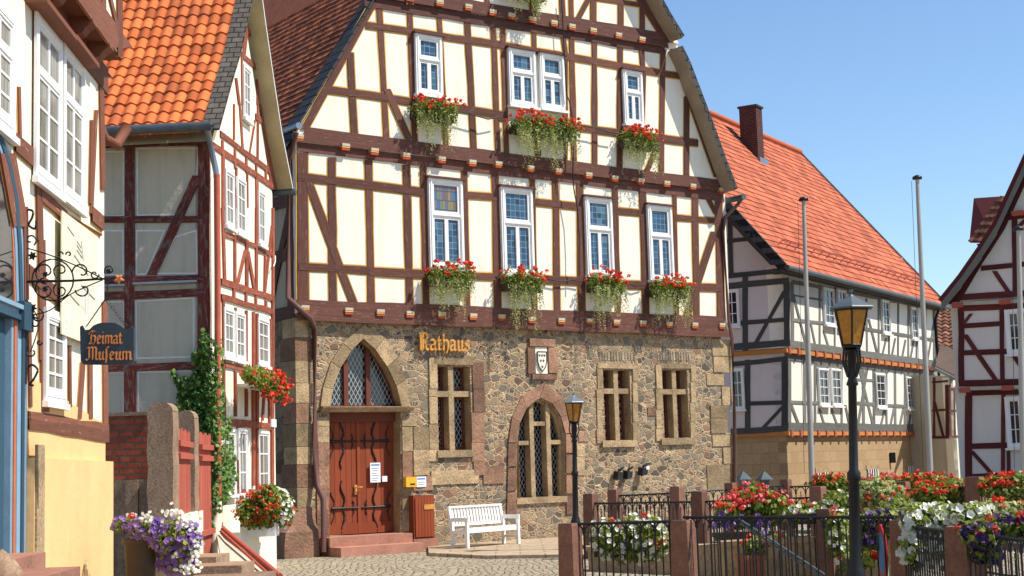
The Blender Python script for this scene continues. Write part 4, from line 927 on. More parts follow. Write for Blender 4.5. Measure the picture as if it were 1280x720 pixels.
# pale painted line and ledges on the side wall
m = MB()
def outline(P, z, pts, w_, o_):
    q = [Q(P, z, *p) for p in pts]
    for i, (a, b) in enumerate(zip(q, q[1:]+q[:1])):
        a, b = Vector(a), Vector(b); t_ = (b-a).normalized(); n_ = Vector((-t_.y, t_.x))*w_/2
        m.face([P.W(*(a-n_-t_*w_/2), o_+i*.0003), P.W(*(b-n_+t_*w_/2), o_+i*.0003), P.W(*(b+n_+t_*w_/2), o_+i*.0003), P.W(*(a+n_-t_*w_/2), o_+i*.0003)])
for z, pts in ((X6, [(265, 235), (658, 232), (650, 400), (515, 658), (268, 662)]), (X6, [(20, 258), (178, 254), (178, 668), (20, 672)]), (X7, [(262, -60), (440, -60), (322, 218), (262, 222)]), (X7, [(510, -20), (645, -60), (650, 215), (390, 215)]), (X7, [(258, 395), (628, 372), (628, 1080-330), (262, 760)]), (X7, [(20, -60), (175, -60), (175, 222), (20, 225)]), (X7, [(20, 400), (178, 396), (180, 780), (20, 780)]), (X8, [(272, 130), (640, 122), (640, 412), (274, 412)]), (X8, [(40, 135), (176, 130), (176, 420), (40, 420)])): outline(MS, z, pts, .028, .006)
m.build('painted_line', MT['greyline'], mus)
m = MB()
for x1, x2, y in ((60, 188, 303), (250, 660, 290)):
    u1, z2_ = Q(MS, X7, x1, y-10); u2, _ = Q(MS, X7, x2, y-10); m.box(MS.W(u1, z2_-.03, .0), MS.d*(u2-u1), MS.n*.12, Vector((0, 0, .035)), 0)
m.build('ledge', MT['lead'], mus)
# windows of the gable wall
def muwin(z, c, style=(2, 3, 1)):
    (u1, z2_), (u2, z1_) = Q(MU, z, c[0], c[1], .03), Q(MU, z, c[2], c[3], .03); za = z1_; return framed_window(mus, MU, u1, z1_, u2, z2_, .02, style, MT['glassG'], casing=.055, dep=.45)
muwin(Z1, (297, 440, 352, 850)); muwin(Z2, (172, 445, 236, 870)); muwin(Z2, (252, 498, 318, 920)); muwin(Z2, (400, 590, 452, 990))
muwin(Z4, (163, 75, 235, 432)); muwin(Z4, (244, 105, 312, 455)); muwin(Z4, (398, 145, 478, 492))
muwin(Z5, (182, 255, 247, 705)); muwin(Z5, (262, 250, 326, 720)); muwin(Z5, (400, 268, 478, 720))
# roof: pantiles laid on the left slope, following the flared verge
m = MB(); bkM = MU.n*-1
def curve_pt(s_):
    """distance up the slope -> offset from the eave and local normal"""
    acc = 0
    for a, b in zip(lp[:-1], lp[1:]):
        L = hypot(b[0]-a[0], b[1]-a[1])
        if acc+L >= s_ or b == lp[-1]:
            k_ = (s_-acc)/L; u = a[0]+(b[0]-a[0])*k_; z = a[1]+(b[1]-a[1])*k_; t_ = Vector(((b[0]-a[0])/L, (b[1]-a[1])/L))
            return (MU.d*(u-lp[0][0])+Vector((0, 0, z-lp[0][1])), (MU.d*-t_.y+Vector((0, 0, t_.x))))
        acc += L
Ltot = sum(hypot(b[0]-a[0], b[1]-a[1]) for a, b in zip(lp[:-1], lp[1:]))
p0 = MU.W(lp[0][0], lp[0][1], vo-.44) - MU.d*.06
tiled(m, p0+bkM*5.4, MU.n, MU.d, Vector((0, 0, 1)), 5.4, min(Ltot, 6), .198, .27, 'pan', .028, 4, .04, None, curve_pt)
for a, b in zip(lp[:-1], lp[1:]): m.face([MU.W(a[0]+.05, a[1]-.13, vo-.1), MU.W(b[0]+.05, b[1]-.13, vo-.1), MU.W(b[0]+.05, b[1]-.13, -6), MU.W(a[0]+.05, a[1]-.13, -6)], 1)
m.build('roof', [MT['pantile'], MT['soffit']], mus)
m = MB()
for a, b in zip(lp[:-1], lp[1:]):
    q0, q1 = MU.W(a[0], a[1]+.03, vo), MU.W(b[0], b[1]+.03, vo); m.prism([q0, q1, q1+bkM*.6, q0+bkM*.6], Vector((0, 0, .035)))
m.build('verge', MT['slate'], mus)
m = MB()
for a, b in zip(rp[:-1], rp[1:]):
    A_, B_ = MU.W(a[0], a[1], vo), MU.W(b[0], b[1], vo); t_ = (B_-A_).normalized(); nr = MU.n.cross(t_)
    if nr.dot(MU.d) < 0: nr = -nr
    m.face([A_, B_, B_+bkM*6, A_+bkM*6], 0); m.face([A_+nr*.10, B_+nr*.10, B_+nr*.1+bkM*6, A_+nr*.1+bkM*6], 1)
    m.face([A_+nr*.0, B_+nr*.0, B_+nr*.035+MU.n*.002, A_+nr*.035+MU.n*.002], 2); m.face([A_+nr*.035, B_+nr*.035, B_+nr*.10, A_+nr*.10], 3)
m.build('roof_right_slope', [MT['soffit'], MT['slateTH'], MT['white'], MT['slateTH']], mus)
m = MB(); c0 = MU.W(rp[0][0]+.06, rp[0][1]-.05, vo+.05); m.tube([c0, c0+bkM*6], .07, 8); m.build('gutter', MT['zinc'], mus)
# gutter and pipe on the shaded side
m = MB(); g0 = MU.at(268, 161, vo-.05); g0 = Vector((g0.x, g0.y, g0.z))
hg = Vector((g0.x, g0.y-.22, g0.z)); m.tube([hg, hg+bkM*6], .075, 10); m.tube([hg+bkM*.02, hg+bkM*.02+Vector((0, .0, -.0001)), ], .078, 10); m.build('gutter', MT['zinc'], mus)
m = MB(); m.tube([hg+bkM*.08+Vector((0, 0, -.03)), MS.at(262, 176, .3), MS.at(264, 186, .15), MS.at(270, 214, .09), MS.at(270.5, 222, .09)], .05, 8); m.build('swan_neck', MT['lead'], mus)
m = MB(); m.tube([MS.at(271, 218, .09), MS.at(272, 350, .09), MS.at(272, 500, .09), MS.at(273, 625, .09)], .052, 8); m.tube([MS.at(273, 622, .09), MS.at(272, 640, .1), MS.at(267, 660, .12), MS.at(268, 695, .12)], .058, 8, 1); m.build('downpipe', [MT['pipered'], MT['cream2']], mus)
m = MB(); a = MU.at(337, 528, .03); 
u1, z2_ = Q(MU, Z5, 474, 188); u2, z1_ = Q(MU, Z5, 508, 245); pbox(m, MU, u1, z1_, u2, z2_, .03, .06)
for i in range(3): pbox(m, MU, u1+.2, z1_+.1+.1*i, u2-.2, z1_+.13+.1*i, .06, .062, 1)
tag(m.build('house_sign', [MT['paper'], MT['bluepaint']]), 'small white plate with blue print at the corner of the red timbered house', 'sign')
for x, y, z in ((340, 330, .15), ):
    m = MB(); m.tube([MU.at(344, 320, .0), MU.at(344, 327, .08), MU.at(342, 333, .1)], .012, 6); m.build('wall_hook', MT['white'], mus)
# small flower balcony rack with geraniums
random.seed(21)
r = thing('flower_box', MU.at(*qz(Z4, 290, 560)), pi/2-MU.head, 'geraniums in a small wooden rack under the middle windows of the red timbered house', 'flower box')
m = MB(); u1, z2_ = Q(MU, Z4, 240, 520); u2, z1_ = Q(MU, Z4, 470, 585); 
for i in range(14): pbox(m, MU, u1+(u2-u1)*i/14, z2_-.25, u1+(u2-u1)*i/14+.05, z2_, .3, .32)
pbox(m, MU, u1, z2_-.27, u2, z2_-.22, .02, .34); m.build('box', MT['greyline'], r)
lm = MB(); rm = MB(); bl = []
for i in range(7): bl.append((atY(312+i*6.5, 468+i*2.8, 25.0+i*.35), Vector((.16, .3, .16+.015*i))))
mass(bl, 2600, [(rm, 70, .035, 'c', .2)], lm, .03)
for i in range(60): c_, r_ = random.choice(bl[3:]); cluster(rm, c_+rv()*.26+Vector((.05, -.1, -.03)), .038, random.random(), 0, 10, .026)
lm.build('foliage', MT['leaf'], r); rm.build('blossoms', MT['red'], r)
# ivy on the corner
random.seed(31); m = MB(); st_ = MB()
path = [((236, 498), 16, 30), ((252, 482), 14, 50), ((250, 525), 13, 40), ((264, 560), 12, 60), ((258, 470), 8, 60), ((282, 590), 14, 30), ((285, 560), 8, 40), ((276, 610), 14, 26), ((262, 625), 9, 60), ((272, 500), 8, 80), ((254, 440), 5, 18)]
for (cx, cy), rx, ry in path:
    for i in range(int(rx*ry*.62)):
        a_ = random.random()*6.3; q = random.random()**.5*(1+.15*sin(5*a_)); x, y = cx+rx*q*cos(a_), cy+ry*q*sin(a_)
        if x > 273 and y < 640: p = MU.at(x, y, .04+random.random()*.22)
        else: p = MS.at(x, y, .05+random.random()*.24)
        leaf(m, p, Vector((.5, -.6, .5))+rv()*.8, random.uniform(.022, .045), random.random(), 0, 5)
for x0, y0, x1, y1 in ((250, 640, 240, 480), (262, 690, 256, 430), (255, 560, 214, 470), (268, 640, 280, 560)):
    st_.tube([MS.at(x0+(x1-x0)*t_+3*sin(9*t_), y0+(y1-y0)*t_, .05) for t_ in [i/10 for i in range(11)]], .018, 5)
for i in range(90):
    t_ = random.random(); m_p = MS.at(214+30*t_+random.uniform(-3, 3), 462+60*t_, .08); leaf(m, m_p, Vector((.3, -.8, .3))+rv()*.5, .04, random.random())
ivy = thing('ivy', MS.at(262, 690), 0, 'ivy climbing the corner of the red timbered house beside the red drainpipe', 'ivy')
m.build('foliage', MT['ivy'], ivy); st_.build('stem', MT['stem'], ivy)

# ================================================================== LEFT HOUSE with blue door
G = Plane(130, 17, -4.14); Ga = (0, 0, 4.8); Gb = (0, 150, 4.8); Gc = (0, 300, 4.8); Gd = (0, 440, 4.8); Ge = (0, 570, 4.8)
gh = thing('museum_building', G.o, pi/2-G.head, 'brown timbered building with tall white windows, blue door and yellow plinth at the left edge', 'house')
m = MB(); _gd = [G.uz(x, y) for x, y in ((34, 400), (33, 377), (30, 310), (24, 255), (14, 205), (0, 172), (-40, 150))]
ZW = G.uz(151, 72, out=.24)[1]; _gp = [(0, 2.2), (0, ZW), (-9, ZW), (-9, _gd[-1][1])] + _gd[::-1] + [(_gd[0][0], 2.2)]
for t_ in tessellate_polygon([[Vector((a, b, 0)) for a, b in _gp]]): m.face([G.W(*_gp[i]) for i in t_], 0)
m.face([G.W(0, 2.2, 0), G.W(0, 2.2, -.4), G.W(0, ZW, -.4), G.W(0, ZW, 0)]); m.face([G.W(-9, 2.2, -.45), G.W(0, 2.2, -.45), G.W(0, ZW, -.45), G.W(-9, ZW, -.45)]); m.build('infill', MT['cream2'], gh)
uo, zo = G.uz(151, 72, out=.24)
zo -= .02; m = MB(); m.prism([G.W(-9, zo, -.3), G.W(uo, zo, -.3), G.W(uo, 9.5, -.3), G.W(-9, 9.5, -.3)], G.n*.54); m.build('upper_infill', MT['cream2'], gh)
m = MB(); u34 = Q(G, Gd, 155, 500)[0]; u42 = Q(G, Ge, 205, 100)[0]
m.prism([G.W(u34-.02, -.1, -.3), G.W(.12, -.1, -.3), G.W(.12, G.uz(147, 577, out=.08)[1], -.3), G.W(u34-.02, G.uz(36, 572, out=.08)[1], -.3)], G.n*.38, 0)
m.prism([G.W(u34-.02, 1.5, -.3), G.W(0, 1.5, -.3), G.W(0, 2.25, -.3), G.W(u34-.02, 2.6, -.3)], G.n*.315, 0)
m.build('plinth', MT['yellow'], gh)
m = MB(); m.prism([G.W(-7, -.1, -.5), G.W(u34-1.2, -.1, -.5), G.W(u34-1.2, 2.4, -.5), G.W(-7, 2.4, -.5)], G.n*.5); m.build('front_base', MT['yellow'], gh)
m = MB(); pbox(m, G, u34, .9, u42-.02, 1.98, .08, .1); m.build('plinth_stone', MT['sand'], gh)
f = Frame(G, 0, .02, .018)
for a in [(Gb, 600, -300, 612, 420, 26), (Gd, 622, -300, 626, 430, 28), (Ga, 208, 0, 214, 760, 28), (Gb, 214, -100, 232, 720, 34), (Gc, 240, 0, 248, 720, 40), (Gd, 258, -60, 260, 360, 46), (Gb, 104, -200, 112, 150, 14), (Gc, 388, 0, 404, 380, 14), (Gd, 408, -40, 412, 330, 14), (Gb, 545, 0, 535, 500, 16), (Gb, 570, -60, 540, 560, 14), (Gd, 490, 60, 466, 400, 22), (Gd, 532, 60, 534, 400, 22), (Gc, 140, -200, 146, 360, 26), (Gd, 160, -300, 168, 330, 22),
          (Gb, 80, 130, 215, 250, 110), (Gb, 235, 450, 390, 580, 70), (Gb, 390, 565, 600, 690, 10), (Gc, 160, 190, 420, 400, 90), (Gd, 155, 405, 640, 485, 100), (Gb, 0, 40, 110, 160, 60), (Gb, 30, 200, 110, 640, 90), (Gc, 410, 560, 480, 580, 10), (Gb, 540, 560, 610, 620, 90)]: f.B(*a)
kp = f.e; f.e = 0
f.U(-8, zo-.16, .1, zo-.16, .3); f.B(Ga, 215, 0, 620, 470, 90); f.B(Gd, 155, 430, 640, 508, 70); f.e = kp
f.build(gh, MT['gbrown'], MT['ochre'])
f = Frame(G, .24, .02, .018)
f.B(Ga, 480, -60, 722, 285, 130); f.B(Ga, 710, -60, 714, 340, 30); f.B(Ga, 612, -60, 614, 60, 26); f.B(Ga, 640, -80, 700, 180, 16)
f.build(gh, MT['gbrown'], MT['ochre'])
# underside of the jetty with carved brackets
m = MB(); m.face([G.W(-9, zo-.01, .0), G.W(uo, zo-.01, .0), G.W(uo, zo-.01, .26), G.W(-9, zo-.01, .26)]); m.face([G.W(uo+.002, zo, -.3), G.W(uo+.002, zo, .24), G.W(uo, 9.5, .24), G.W(uo, 9.5, -.3)]); m.build('jetty_soffit', MT['gbrown'], gh)
m = MB()
for x, y in ((452, 60), (590, 225), (690, 390)):
    u, z = Q(G, Ga, x, y, .3); 
    prof = [(0, .0), (.26, .0), (.27, -.07), (.2, -.11), (.16, -.17), (.09, -.2), (.04, -.28), (0, -.3)]
    m = MB(); m.prism([G.W(u-.11, zo+b, a) for a, b in prof][::-1], G.d*.2); m.build('carved_bracket', MT['gbrown'], gh)
m = MB(); m.tube([G.W(.0, 5.72, -.1), G.W(.02, 5.5, .0), G.W(.22, 5.48, .1), G.W(.28, 5.7, .2)], .07, 8); m.build('curved_brace', MT['gbrown'], gh)
def gwin(z, c, style, cas=.09):
    (u1, z2_), (u2, z1_) = Q(G, z, c[0], c[1], .05), Q(G, z, c[2], c[3], .05); return framed_window(gh, G, u1, z1_, u2, z2_, .022, style, MT['glassG'], casing=cas, dep=.4)
gwin(Ga, (224, 62, 374, 1178), (2, 3, 3), .10); gwin(Ga, (386, 244, 510, 1272), (2, 3, 3), .10); gwin(Ga, (-90, -120, 95, 830), (2, 3, 3), .13)
gwin(Gc, (280, 400, 400, 985), (2, 4, 1), .1)
m = MB()
for (x1, y1, x2, y2) in ((215, 30, 400, 228), (400, 245, 540, 400)):
    (u1, z1_), (u2, z2_) = Q(G, Ga, x1, y1, .1), Q(G, Ga, x2, y2, .1); zz = (z1_+z2_)/2; pbox(m, G, u1, zz-.0, u2, zz+.05, 0, .2)
m.build('drip_board', MT['gbrown'], gh)
# blue door with arched surround
m = MB(); ub_ = lambda x: G.uz(x, 600, out=.02)[0]
zcap0, zcap1 = G.uz(16, 396, out=.05)[1], G.uz(16, 377, out=.05)[1]
ud1 = ub_(16); pbox(m, G, ud1-1.3, 1.03, ud1, zcap0, -.14, -.06)
for i in range(6): pbox(m, G, ud1-1.28+.21*i, 1.06, ud1-1.09+.21*i, zcap0-.03, -.06, -.045, 0, rnd.random())
dr = m.build('door', MT['bluedoor'], gh)
m = MB()
for x0, x1, o_, mi in ((16, 18.5, .0, 0), (18.5, 21, .012, 1), (21, 25.5, .02, 0), (25.5, 29, .03, 2), (29, 33, .02, 0)): pbox(m, G, ub_(x0), 1.03, ub_(x1), zcap0, -.14, o_, mi, rnd.random())
dz = zcap1-zcap0
pbox(m, G, ud1-1.4, zcap0, ub_(33), zcap0+dz*.35, -.14, .05, 2); pbox(m, G, ud1-1.4, zcap0+dz*.35, ub_(33), zcap0+dz*.7, -.14, .03, 0); pbox(m, G, ud1-1.4, zcap0+dz*.7, ub_(33.5), zcap1, -.14, .07, 0)
pbox(m, G, ub_(21), zcap0-dz*.6, ub_(33), zcap1+dz*.3, -.14, .075, 2, .2)
arc = [(0, 0), (1.2, 70), (4, 130), (9, 170), (16, 205), (24, 225)]        # px inwards / px upwards along the arch, measured
for (x0, x1, o_, mi) in ((25.5, 29.5, .03, 2), (21, 25.5, .02, 0), (18.5, 21, .012, 1), (14, 18.5, .0, 0), (29.5, 31.5, .015, 0)):
    E0_ = [(x0-a_*1.6, 377-b_) for a_, b_ in arc]; E1_ = [(x1-a_*1.6, 377-b_) for a_, b_ in arc]
    for i in range(len(arc)-1):
        q = [G.uz(*p, out=o_) for p in (E0_[i], E1_[i], E1_[i+1], E0_[i+1])]; m.prism([G.W(a_, b_, -.1) for a_, b_ in q], G.n*(.1+o_), mi, .5)
m.build('door_surround', [MT['bluelight'], MT['orangeline'], MT['bluedoor']], gh)
m = MB(); q = [G.uz(x, y, out=.0) for x, y in ((16, 377), (14, 310), (8, 245), (-2, 200), (-25, 170), (-60, 170), (-60, 377))]; m.face([G.W(a_, b_, .006) for a_, b_ in q][::-1]); m.build('transom_pane', MT['glass'], dr)
# door steps
m = MB()
for i, (u_, o_) in enumerate(((G.uz(57, 690, out=.5)[0], .5), (G.uz(97, 708, out=.9)[0], .92), (G.uz(150, 750, out=1.3)[0]-.3, 1.3))):
    zt_ = (G.uz(57, 690, out=.5)[1], G.uz(97, 708, out=.9)[1], G.uz(97, 708, out=.9)[1]-.17)[i]; pbox(m, G, -7.5, zt_-.17 if i < 2 else -.1, u_, zt_, .1, o_, 0, rnd.random())
m.build('door_steps', MT['redstep'], gh)
m = MB(); c_ = atY(2, 730, 10.6); rows = []
for i in range(7):
    a_ = i/6; rows.append([c_+Vector((.16*sin(pi*max(a_, .05))*cos(6.28*j/10)*(1+.15*sin(j*2.3+i)), .14*sin(pi*max(a_, .05))*sin(6.28*j/10), -.18+.42*a_)) for j in range(10)])
m.grid(rows, 0, .5, True, True); tag(m.build('boulder', MT['grangate']), 'rough rounded stone beside the steps of the blue door', 'stone')
# painted banner between the windows
(u1, z2_), (u2, z1_) = Q(G, Gb, 390, 555, .1), Q(G, Gc, 600, 500, .1); (_, z3_) = Q(G, Gb, 600, 690, .1); (_, z4_) = Q(G, Gc, 405, 570, .1); z1_ = (z1_+z4_)/2-.0; z2_ = (z2_+z3_)/2
m = MB(); pbox(m, G, u1, z4_, u2, z2_, .06, .075)
sk = [((.12, .9), (.3, .86)), ((.35, .84), (.5, .8)), ((.36, .8), (.52, .76)), ((.37, .76), (.53, .72)), ((.35, .84), (.34, .7)), ((.5, .86), (.56, .7)), ((.3, .7), (.7, .6)), ((.7, .5), (.7, .25)), ((.62, .5), (.62, .25)), ((.2, .35), (.45, .3)), ((.1, .12), (.15, .25)), ((.5, .48), (.9, .42)), ((.3, .12), (.34, .3))]
W_, H_ = u2-u1, z2_-z4_
for i, (a, b) in enumerate(sk):
    pa = G.W(u1+W_*a[0], z4_+H_*a[1], .077+i*.0002); pb = G.W(u1+W_*b[0], z4_+H_*b[1], .077+i*.0002); m.tube([pa, pb], .009, 4, 1)
m.prism([G.W(u1+W_*a, z4_+H_*b, .075) for a, b in ((.5, .3), (.6, .28), (.6, .45), (.5, .47))], G.n*.003, 2)
tag(m.build('banner', [simple('faded yellow banner', (.78, .74, .52), .8, .08, 3, .1), MT['greyline'], MT['greyline']]), 'faded pale yellow board with a thin line drawing of buildings on the museum wall', 'banner')
# wrought iron bracket and hanging sign
br = thing('sign_bracket', G.at(33, 352, .03), 0, 'ornate black wrought iron bracket with scrolls and stars reaching out from the museum wall', 'bracket')
Pb = G.at(34, 352, .03); Yb = Pb.y; en_ = Vector((0, -1, 0))
def bx(x, y, dy=0):
    p = atY(x, y, Yb); p.y += dy; return p
m = MB(); m.tube([bx(33, 262), bx(32, 480)], .012, 6); m.tube([bx(34, 352), bx(90, 351), bx(154, 347)], [.014, .012, .009], 6); m.build('arm', MT['iron'], br)
def spiral(cx, cy, r0, r1, a0, a1, th=.008, n=22):
    m.tube([bx(cx+(r0+(r1-r0)*i/n)*cos(a0+(a1-a0)*i/n), cy+(r0+(r1-r0)*i/n)*sin(a0+(a1-a0)*i/n)) for i in range(n+1)], th, 5)
m = MB()
for cx, cy, r0, r1, a0, a1 in ((66, 350, 26, 26, 0, 6.28), (57, 340, 15, 4, 1.5, 7.5), (57, 362, 15, 4, 4.6, -1.4), (76, 338, 10, 3, 2, 8), (76, 363, 10, 3, 4, -2), (102, 340, 12, 3, 3.1, 8.2), (104, 362, 10, 3, 3.1, -2), (118, 343, 6, 2, 0, 6), (137, 338, 7, 2, 2.4, 8.5), (43, 404, 8, 2, 4, 9.5), (49, 428, 4, 1, 0, 6), (38, 300, 8, 2, 1, -5), (86, 318, 4, 1, 3, 8), (75, 318, 4, 1, 0, -5), (46, 395, 10, 3, 5, 10), (40, 440, 8, 2, 4, -1)): spiral(cx, cy, r0, r1, a0, a1)
def curve(pts, th=.009):
    n = 6; out_ = []
    P_ = [pts[0]]+pts+[pts[-1]]
    for i in range(1, len(P_)-2):
        for j in range(n):
            t_ = j/n; a, b, c_, d = P_[i-1], P_[i], P_[i+1], P_[i+2]
            out_.append(tuple(.5*((2*b[q])+(-a[q]+c_[q])*t_+(2*a[q]-5*b[q]+4*c_[q]-d[q])*t_*t_+(-a[q]+3*b[q]-3*c_[q]+d[q])*t_**3) for q in (0, 1)))
    out_.append(pts[-1]); m.tube([bx(*p) for p in out_], th, 5)
curve([(33, 310), (60, 318), (95, 332), (128, 348)], .006); curve([(33, 395), (62, 388), (88, 368), (128, 350)], .006); curve([(35, 262), (41, 264), (40, 272), (36, 281), (44, 286), (45, 276)], .011); curve([(35, 460), (40, 456), (47, 462), (42, 474), (37, 480), (42, 482)], .011)
curve([(34, 375), (48, 400), (45, 420), (38, 440)], .006)
m.build('scrolls', MT['iron'], br)
m = MB()
for cx, cy, r in ((41, 320, 6), (41, 385, 6), (57, 343, 4), (57, 361, 4), (136, 339, 4)):
    for j in range(6):
        a_ = 6.28*j/6+.2; m.tube([bx(cx, cy, -.01), bx(cx+r*.5*cos(a_), cy+r*.5*sin(a_), -.01), bx(cx+r*cos(a_), cy+r*sin(a_), -.01)], [.006, .014, .003], 5)
m.build('star', MT['iron'], br)
m = MB()
for j in range(5):
    a_ = 6.28*j/5+.3; m.tube([bx(149, 349, -.01), bx(149+3.5*cos(a_), 349+3.5*sin(a_), -.01), bx(149+7*cos(a_), 349+6*sin(a_), -.01)], [.01, .018, .004], 5)
m.build('leaf_finial', MT['copper'], br)
m = MB()
for (x0, y0, x1, y1) in ((133, 372, 108, 408), (134, 376, 158, 408), (134, 350, 134, 376)):
    n = 9
    for i in range(n):
        a, b = bx(x0+(x1-x0)*i/n, y0+(y1-y0)*i/n), bx(x0+(x1-x0)*(i+1.25)/n, y0+(y1-y0)*(i+1.25)/n); s_ = Vector((0, .008, 0)) if i % 2 else Vector((.006, 0, .004)); m.tube([a+s_, (a+b)/2+s_*1.6, b+s_], .003, 4); m.tube([a-s_, (a+b)/2-s_*1.6, b-s_], .003, 4)
m.build('chain', MT['iron'], br)
sg = thing('hanging_sign', bx(134, 456), 0, 'dark scalloped board with copper broken letters reading Heimat Museum, hung on chains', 'sign')
pts = [(101, 409), (104, 407), (107, 413), (113, 412), (118, 407), (126, 404), (135, 403.5), (145, 404), (152, 408), (157, 412), (162, 411), (165, 407), (168, 411), (168.5, 452), (166, 456.5), (106, 456), (102, 452)]
m = MB(); m.prism([bx(*p) for p in pts][::-1], (0, -.03, 0)); m.build('board', MT['signblue'], sg)
pl = bx(111, 430); pr_ = bx(153, 430); fraktur('Heimat', bx(112.5, 430, -.03), (bx(120, 430)-bx(112, 430)).normalized(), Vector((0, 0, 1)), Vector((0, -1, 0)), (bx(0, 414)-bx(0, 430)).z*1.0, MT['copper'], 'lettering', sg, .008, 1.3, width=(pr_-pl).length)
pl = bx(108, 450); pr_ = bx(165, 450); fraktur('Mufeum', bx(109.5, 450, -.03), (bx(120, 430)-bx(112, 430)).normalized(), Vector((0, 0, 1)), Vector((0, -1, 0)), (bx(0, 434)-bx(0, 450)).z, MT['copper'], 'lettering', sg, .008, 1.3, width=(pr_-pl).length)

# ================================================================== GATE between the houses
GP = Plane(200, 20, -2.7)
gt = thing('gate_post', atY(200, 690, 20).xy.to_3d(), 0, 'tall weathered round topped stone gate post nearest the brick wall', 'gate post', 'stone gate posts')
def gpost(x0, x1, x2, yt, Y, dy, par):
    p0_, p1_ = atY(x0, yt, Y), atY(x1, yt, Y); w_ = p1_.x-p0_.x; zt_ = p0_.z; m = MB(); n = 8; rows = []
    for k_ in range(15):
        z = zt_*k_/14-.0; j_ = .012*sin(k_*2.1); rows.append([(p0_.x+j_, Y, z), (p1_.x+j_*.5, Y, z), (p1_.x+j_*.5, Y+dy, z), (p0_.x+j_, Y+dy, z)])
    m.grid([[Vector(q) for q in r_] for r_ in rows], 0, .5, False, True)
    for k_ in range(6):
        a0, a1 = pi*k_/6, pi*(k_+1)/6; f_ = lambda a: (p0_.x+w_*(.5-.5*cos(a)), zt_+.12*sin(a))
        q0, q1 = f_(a0), f_(a1); m.face([(q0[0], Y, q0[1]), (q1[0], Y, q1[1]), (q1[0], Y+dy, q1[1]), (q0[0], Y+dy, q0[1])], 0, .6)
        m.face([(q0[0], Y, zt_), (q1[0], Y, zt_), (q1[0], Y, q1[1]), (q0[0], Y, q0[1])], 0, .5)
    return m.build('shaft', MT['grangate'], par)
gpost(184, 216, 0, 514, 20, .34, gt)
gt2 = thing('gate_post', atY(232, 690, 22.4).xy.to_3d(), 0, 'shorter stone gate post between the two red boarded panels', 'gate post', 'stone gate posts')
gpost(221, 243, 0, 523, 22.4, .3, gt2)
def gate(xa, xb, Ya, Yb, ya, yb, lbl, grp='red boarded gate panels'):
    A_, B_ = atY(xa, ya, Ya), atY(xb, yb, Yb); r = thing('boarded_gate', (A_.x, A_.y, .4), 0, lbl, 'gate', grp)
    d_ = Vector((B_.x-A_.x, B_.y-A_.y, 0)); L = d_.length; d_.normalize(); n_ = Vector((d_.y, -d_.x, 0)); m = MB(); n = max(4, int(L/.13))
    for i in range(n): 
        zt_ = A_.z+(B_.z-A_.z)*i/n+.02*math.sin(i*1.7); m.box((A_.x+d_.x*L*i/n, A_.y+d_.y*L*i/n, .35), d_*(L/n-.012), n_*.022, Vector((0, 0, zt_-.35)), 0, rnd.random())
    m.build('boards', MT['redgate'], r); 
    for zz in (A_.z-.25, A_.z-.42, .75): m = MB(); m.box(Vector((A_.x, A_.y, zz))+n_*.022, d_*L, n_*.05, Vector((0, 0, .08))); m.build('rail', MT['redgate'], r)
MT['redgate'] = wood('faded red gate paint', (.42, .10, .065), (.5, .3, .22), .4)
gate(219, 236, 20.4, 22.3, 534, 541, 'red boarded gate between the two stone posts')
gate(247, 263, 22.8, 24.1, 541, 544, 'red boarded fence panel between the shorter stone post and the ivy')
bwl = thing('brick_wall', atY(158, 700, 20.9).xy.to_3d(), pi/2-MU.head, 'short red brick wall with stone base between the yellow plinth and the gate post', 'wall')
BW = Plane(150, 20.9, 94.61); m = MB(); u1, z2_ = BW.uz(126, 521); u2, z1_ = BW.uz(190, 598); pbox(m, BW, u1-1.5, z1_, u2, z2_, -.25, 0); m.build('brickwork', MT['brick'], bwl)
m = MB(); 
for i in range(4): pbox(m, BW, u1+(u2-u1)*i/4, -.1, u1+(u2-u1)*(i+.96)/4, z1_-.01, -.25, .03-.02*(i % 2), 0, rnd.random())
m.build('stone_base', MT['grangate'], bwl)
m = MB(); pbox(m, BW, u1-1.5, z2_, u2+.02, z2_+.05, -.28, .03); m.build('coping', MT['grangate'], bwl)
m = MB(); pa, pb = atY(222, 640, 20.6), atY(262, 636, 23.9); m.prism([(pa.x, pa.y, -.1), (pb.x, pb.y, -.1), (pb.x, pb.y, pb.z), (pa.x, pa.y, pa.z-.05)], (-.25, .02, 0)); tag(m.build('garden_wall', MT['cream2']), 'low rendered wall under the red gate', 'wall')
# steps and sloping hatch
st = thing('stone_steps', (-3.9, 20.5, 0), 0, 'worn stone steps between the purple flower pot and the sloping hatch', 'steps')
for i, (x1, x2, y, Y) in enumerate(((243, 270, 697, 21.4), (258, 302, 708, 20.6), (270, 330, 722, 19.9))):
    a, b = atY(x1, y, Y), atY(x2, y, Y); m = MB(); m.box((a.x-.4, Y, -.1), Vector((b.x-a.x+.4, 0, 0)), Vector((0, 1.0, 0)), Vector((0, 0, a.z+.1)), 0, rnd.random()); m.build('step', MT['grangate'], st)
ht = thing('cellar_hatch', (-3.9, 22, 0), 0, 'grey sloping cellar hatch with a red painted edge board at the foot of the house', 'hatch')
q = [MU.at(272, 664, .25), MU.at(283, 662, .25), MU.at(352, 722, 1.3), MU.at(285, 742, 1.4)]
m = MB(); m.prism([MU.at(271, 668, .2), MU.at(280, 664, .2), atY(350, 724, 22.6), atY(285, 745, 21.2)], (-.02, .1, -.08)); m.build('slab', MT['greyplaster'], ht)
m = MB(); m.tube([MU.at(279, 661, .24), atY(350, 720, 22.6)], [.05, .055], 4); m.tube([MU.at(276, 664, .26), atY(343, 724, 22.3)], [.03, .03], 4); m.build('edge_board', MT['redgate'], ht)

